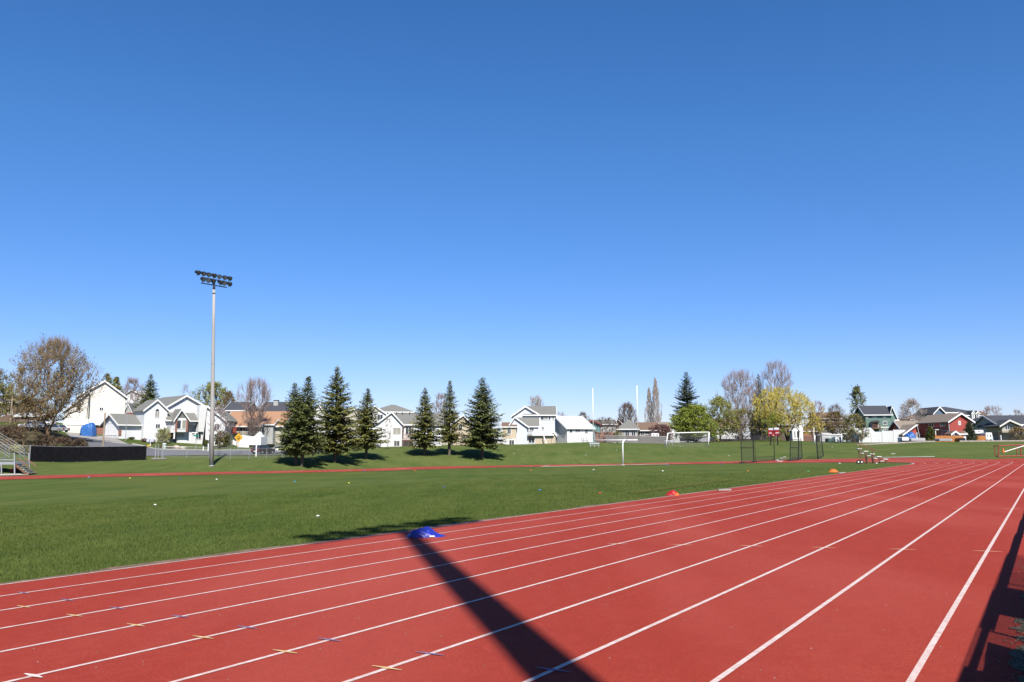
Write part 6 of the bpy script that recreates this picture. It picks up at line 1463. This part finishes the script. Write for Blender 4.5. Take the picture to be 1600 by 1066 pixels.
b = GP(412, 170); root = thing('water_tank', b, 'white cylindrical tank right of the white box trailer', 'tank'); mb = MB(); z0, z1 = b.z, P(0, 683, 170).z; mb.tube([Vector((b.x, 170, z0)), Vector((b.x, 170, z1 - .3))], .52, 14); mb.tube([Vector((b.x, 170, z1 - .3)), Vector((b.x, 170, z1))], [.56, .3], 14); mb.build('tank_body', white_paint, root)
# blue tarps over things
def tarp_box(label, u0, u1, v0, v1, Y, seed, m):
    x0, x1 = P(u0, v1, Y).x, P(u1, v1, Y).x; z0 = G((x0 + x1) / 2, Y); z1 = P(0, v0, Y).z; loc = Vector(((x0 + x1) / 2, Y, z0)); root = thing('tarp_covered_boat', loc, label, 'covered boat')
    w_ = x1 - x0; h_ = z1 - z0; nu, nv = 40, 16; vs = []; nr_ = np.random.default_rng(seed); ph = nr_.uniform(0, 6.28, 6)
    for j in range(nv):
        for i in range(nu):
            a = 6.2832 * i / nu; e = (math.pi / 2) * j / (nv - 1); ce = math.cos(e) ** .48; cx = math.copysign(abs(math.cos(a)) ** .7, math.cos(a)); cy = math.copysign(abs(math.sin(a)) ** .7, math.sin(a))
            f = .03 * math.sin(9 * a + ph[0]) + .025 * math.sin(17 * a + ph[1]) + .03 * math.sin(5 * a + 4 * e + ph[2])
            vs.append((cx * ce * w_ / 2 * (1 + f), cy * ce * 1.3 * (1 + f), math.sin(e) ** .8 * h_ * (1 + .10 * cx + f)))
    mb = MB(); mb.add(vs, [(j * nu + i, j * nu + (i + 1) % nu, (j + 1) * nu + (i + 1) % nu, (j + 1) * nu + i) for j in range(nv - 1) for i in range(nu)]); mb.build('tarp', m, root, origin=(0, 0, 0), smooth=True)
    mb = MB(); mb.tube([(-w_ * .3, -1.2, .3), (-w_ * .3, 1.2, .3)], .3, 10); mb.build('trailer_wheel', black_rubber, root, origin=(0, 0, 0))
bt = mat('bright_blue_tarp', (.03, .12, .36), .5, .2, 2)
tarp_box('long blue tarp over a boat on the driveway of the cream house', 127, 149, 663, 677.5, 168, 3, bt)
tarp_box('blue tarp over a boat by the white vinyl fence end', 1414, 1429.5, 677, 686, 186, 5, bt)
# boat, camper and clutter behind the right bank
def clutter(name, label, cat, u0, u1, v0, v1, Y, m, wheels=True, roofm=None, wins=0):
    x0, x1 = P(u0, v1, Y).x, P(u1, v1, Y).x; z0, z1 = P(0, v1, Y).z, P(0, v0, Y).z; root = thing(name, Vector(((x0 + x1) / 2, Y, z0)), label, cat); h_ = z1 - z0
    mb = MB(); mb.prism([(x0, z0 + h_ * .22), (x1, z0 + h_ * .22), (x1, z1 - h_ * .1), (x1 - (x1 - x0) * .12, z1), (x0 + (x1 - x0) * .08, z1), (x0, z1 - h_ * .15)], lambda a, b, d: (a, Y + d, b), 0, 2.2); mb.build('body', m, root)
    mb = MB(); mb.box(((x0 + x1) / 2, Y + 1.1, z0 + h_ * .17), ((x1 - x0) * .9, 1.8, h_ * .1)); mb.build('chassis', dark_housing, root)
    for k in range(wins):
        mb = MB(); xc = x0 + (x1 - x0) * (k + .6) / (wins + .2); mb.box((xc, Y - .02, z0 + h_ * .62), ((x1 - x0) * .16, .03, h_ * .22)); mb.build('window', glass, root)
    if wheels:
        for f in (.25, .75): mb = MB(); xc = x0 + (x1 - x0) * f; mb.tube([(xc, Y - .02, z0 + h_ * .12), (xc, Y + .25, z0 + h_ * .12)], h_ * .14, 10); mb.build('wheel', black_rubber, root)
clutter('camper', 'white camper parked right of the small pointed evergreen', 'camper', 1541, 1551, 676, 690, 184, white_paint, True, None, 2)
clutter('motorboat', 'white motorboat behind the small pointed evergreen', 'boat', 1523, 1537, 672, 679, 190, white_paint, False, None, 1)
clutter('parked_car', 'dark car behind the orange wooden fence', 'car', 1500, 1509, 684.5, 690, 178, car_black, True, None, 2)
clutter('cargo_trailer', 'grey flat trailer before the orange wooden fence', 'trailer', 1468, 1488, 685.5, 690, 177, mat('trailer_grey', (.30, .31, .34), .6), True)
clutter('motorboat', 'small white motorboat under the blue tarp end by the vinyl fence', 'boat', 1410, 1420, 683, 690, 183, white_paint, True)
clutter('stacked_chairs', 'stack of pale garden chairs at the red wall', 'garden chairs', 1424, 1446, 684.5, 690, 182, mat('garden_grey', (.40, .40, .42), .6), True)
clutter('parked_car', 'white car on the yard left of the tall dark spruce', 'car', 1018, 1030, 677, 684, 224, car_white, True, None, 2)
clutter('parked_car', 'white car just behind the crossbar of the soccer goal', 'car', 1066, 1078, 679, 686, 236, car_white, True, None, 2)
clutter('parked_car', 'pale car by the low white house left of the goalpost', 'car', 909, 920, 683.5, 690, 208, car_white, True, None, 2)
clutter('equipment_box', 'left white storage box behind the far soccer goal', 'storage box', 1305.5, 1312, 682.5, 692.5, 208, white_paint, False)
clutter('equipment_box', 'right white storage box behind the far soccer goal', 'storage box', 1317, 1322.5, 682.5, 692.5, 208, white_paint, False)
clutter('equipment_box', 'dark green equipment bin inside the far soccer goal', 'storage bin', 1294.5, 1303.5, 685, 692, 208, mat('bin_green', (.06, .10, .09), .7), False)
clutter('equipment_box', 'grey electrical cabinet right of the white storage boxes', 'cabinet', 1324, 1331, 681, 692.5, 212, mat('cabinet_grey', (.2, .21, .24), .6), False)
for u, lab in ((1544.5, 'left pale fence post by the camper'), (1551.5, 'middle pale fence post right of the camper'), (1565, 'tall pale fence post before the dark-roofed house')):
    b = GP(u, 169); mb = MB(); z = P(u, 680.5 if u > 1560 else 682, 169).z - b.z; mb.tube([(0, 0, -.3), (0, 0, z)], .10, 8); mb.tube([(0, 0, z), (0, 0, z + .06)], [.12, .04], 8); o = mb.build('fence_post', white_paint, origin=(0, 0, 0)); o.location = b; tag(o, lab, 'post', 'pale fence posts along the right bank')
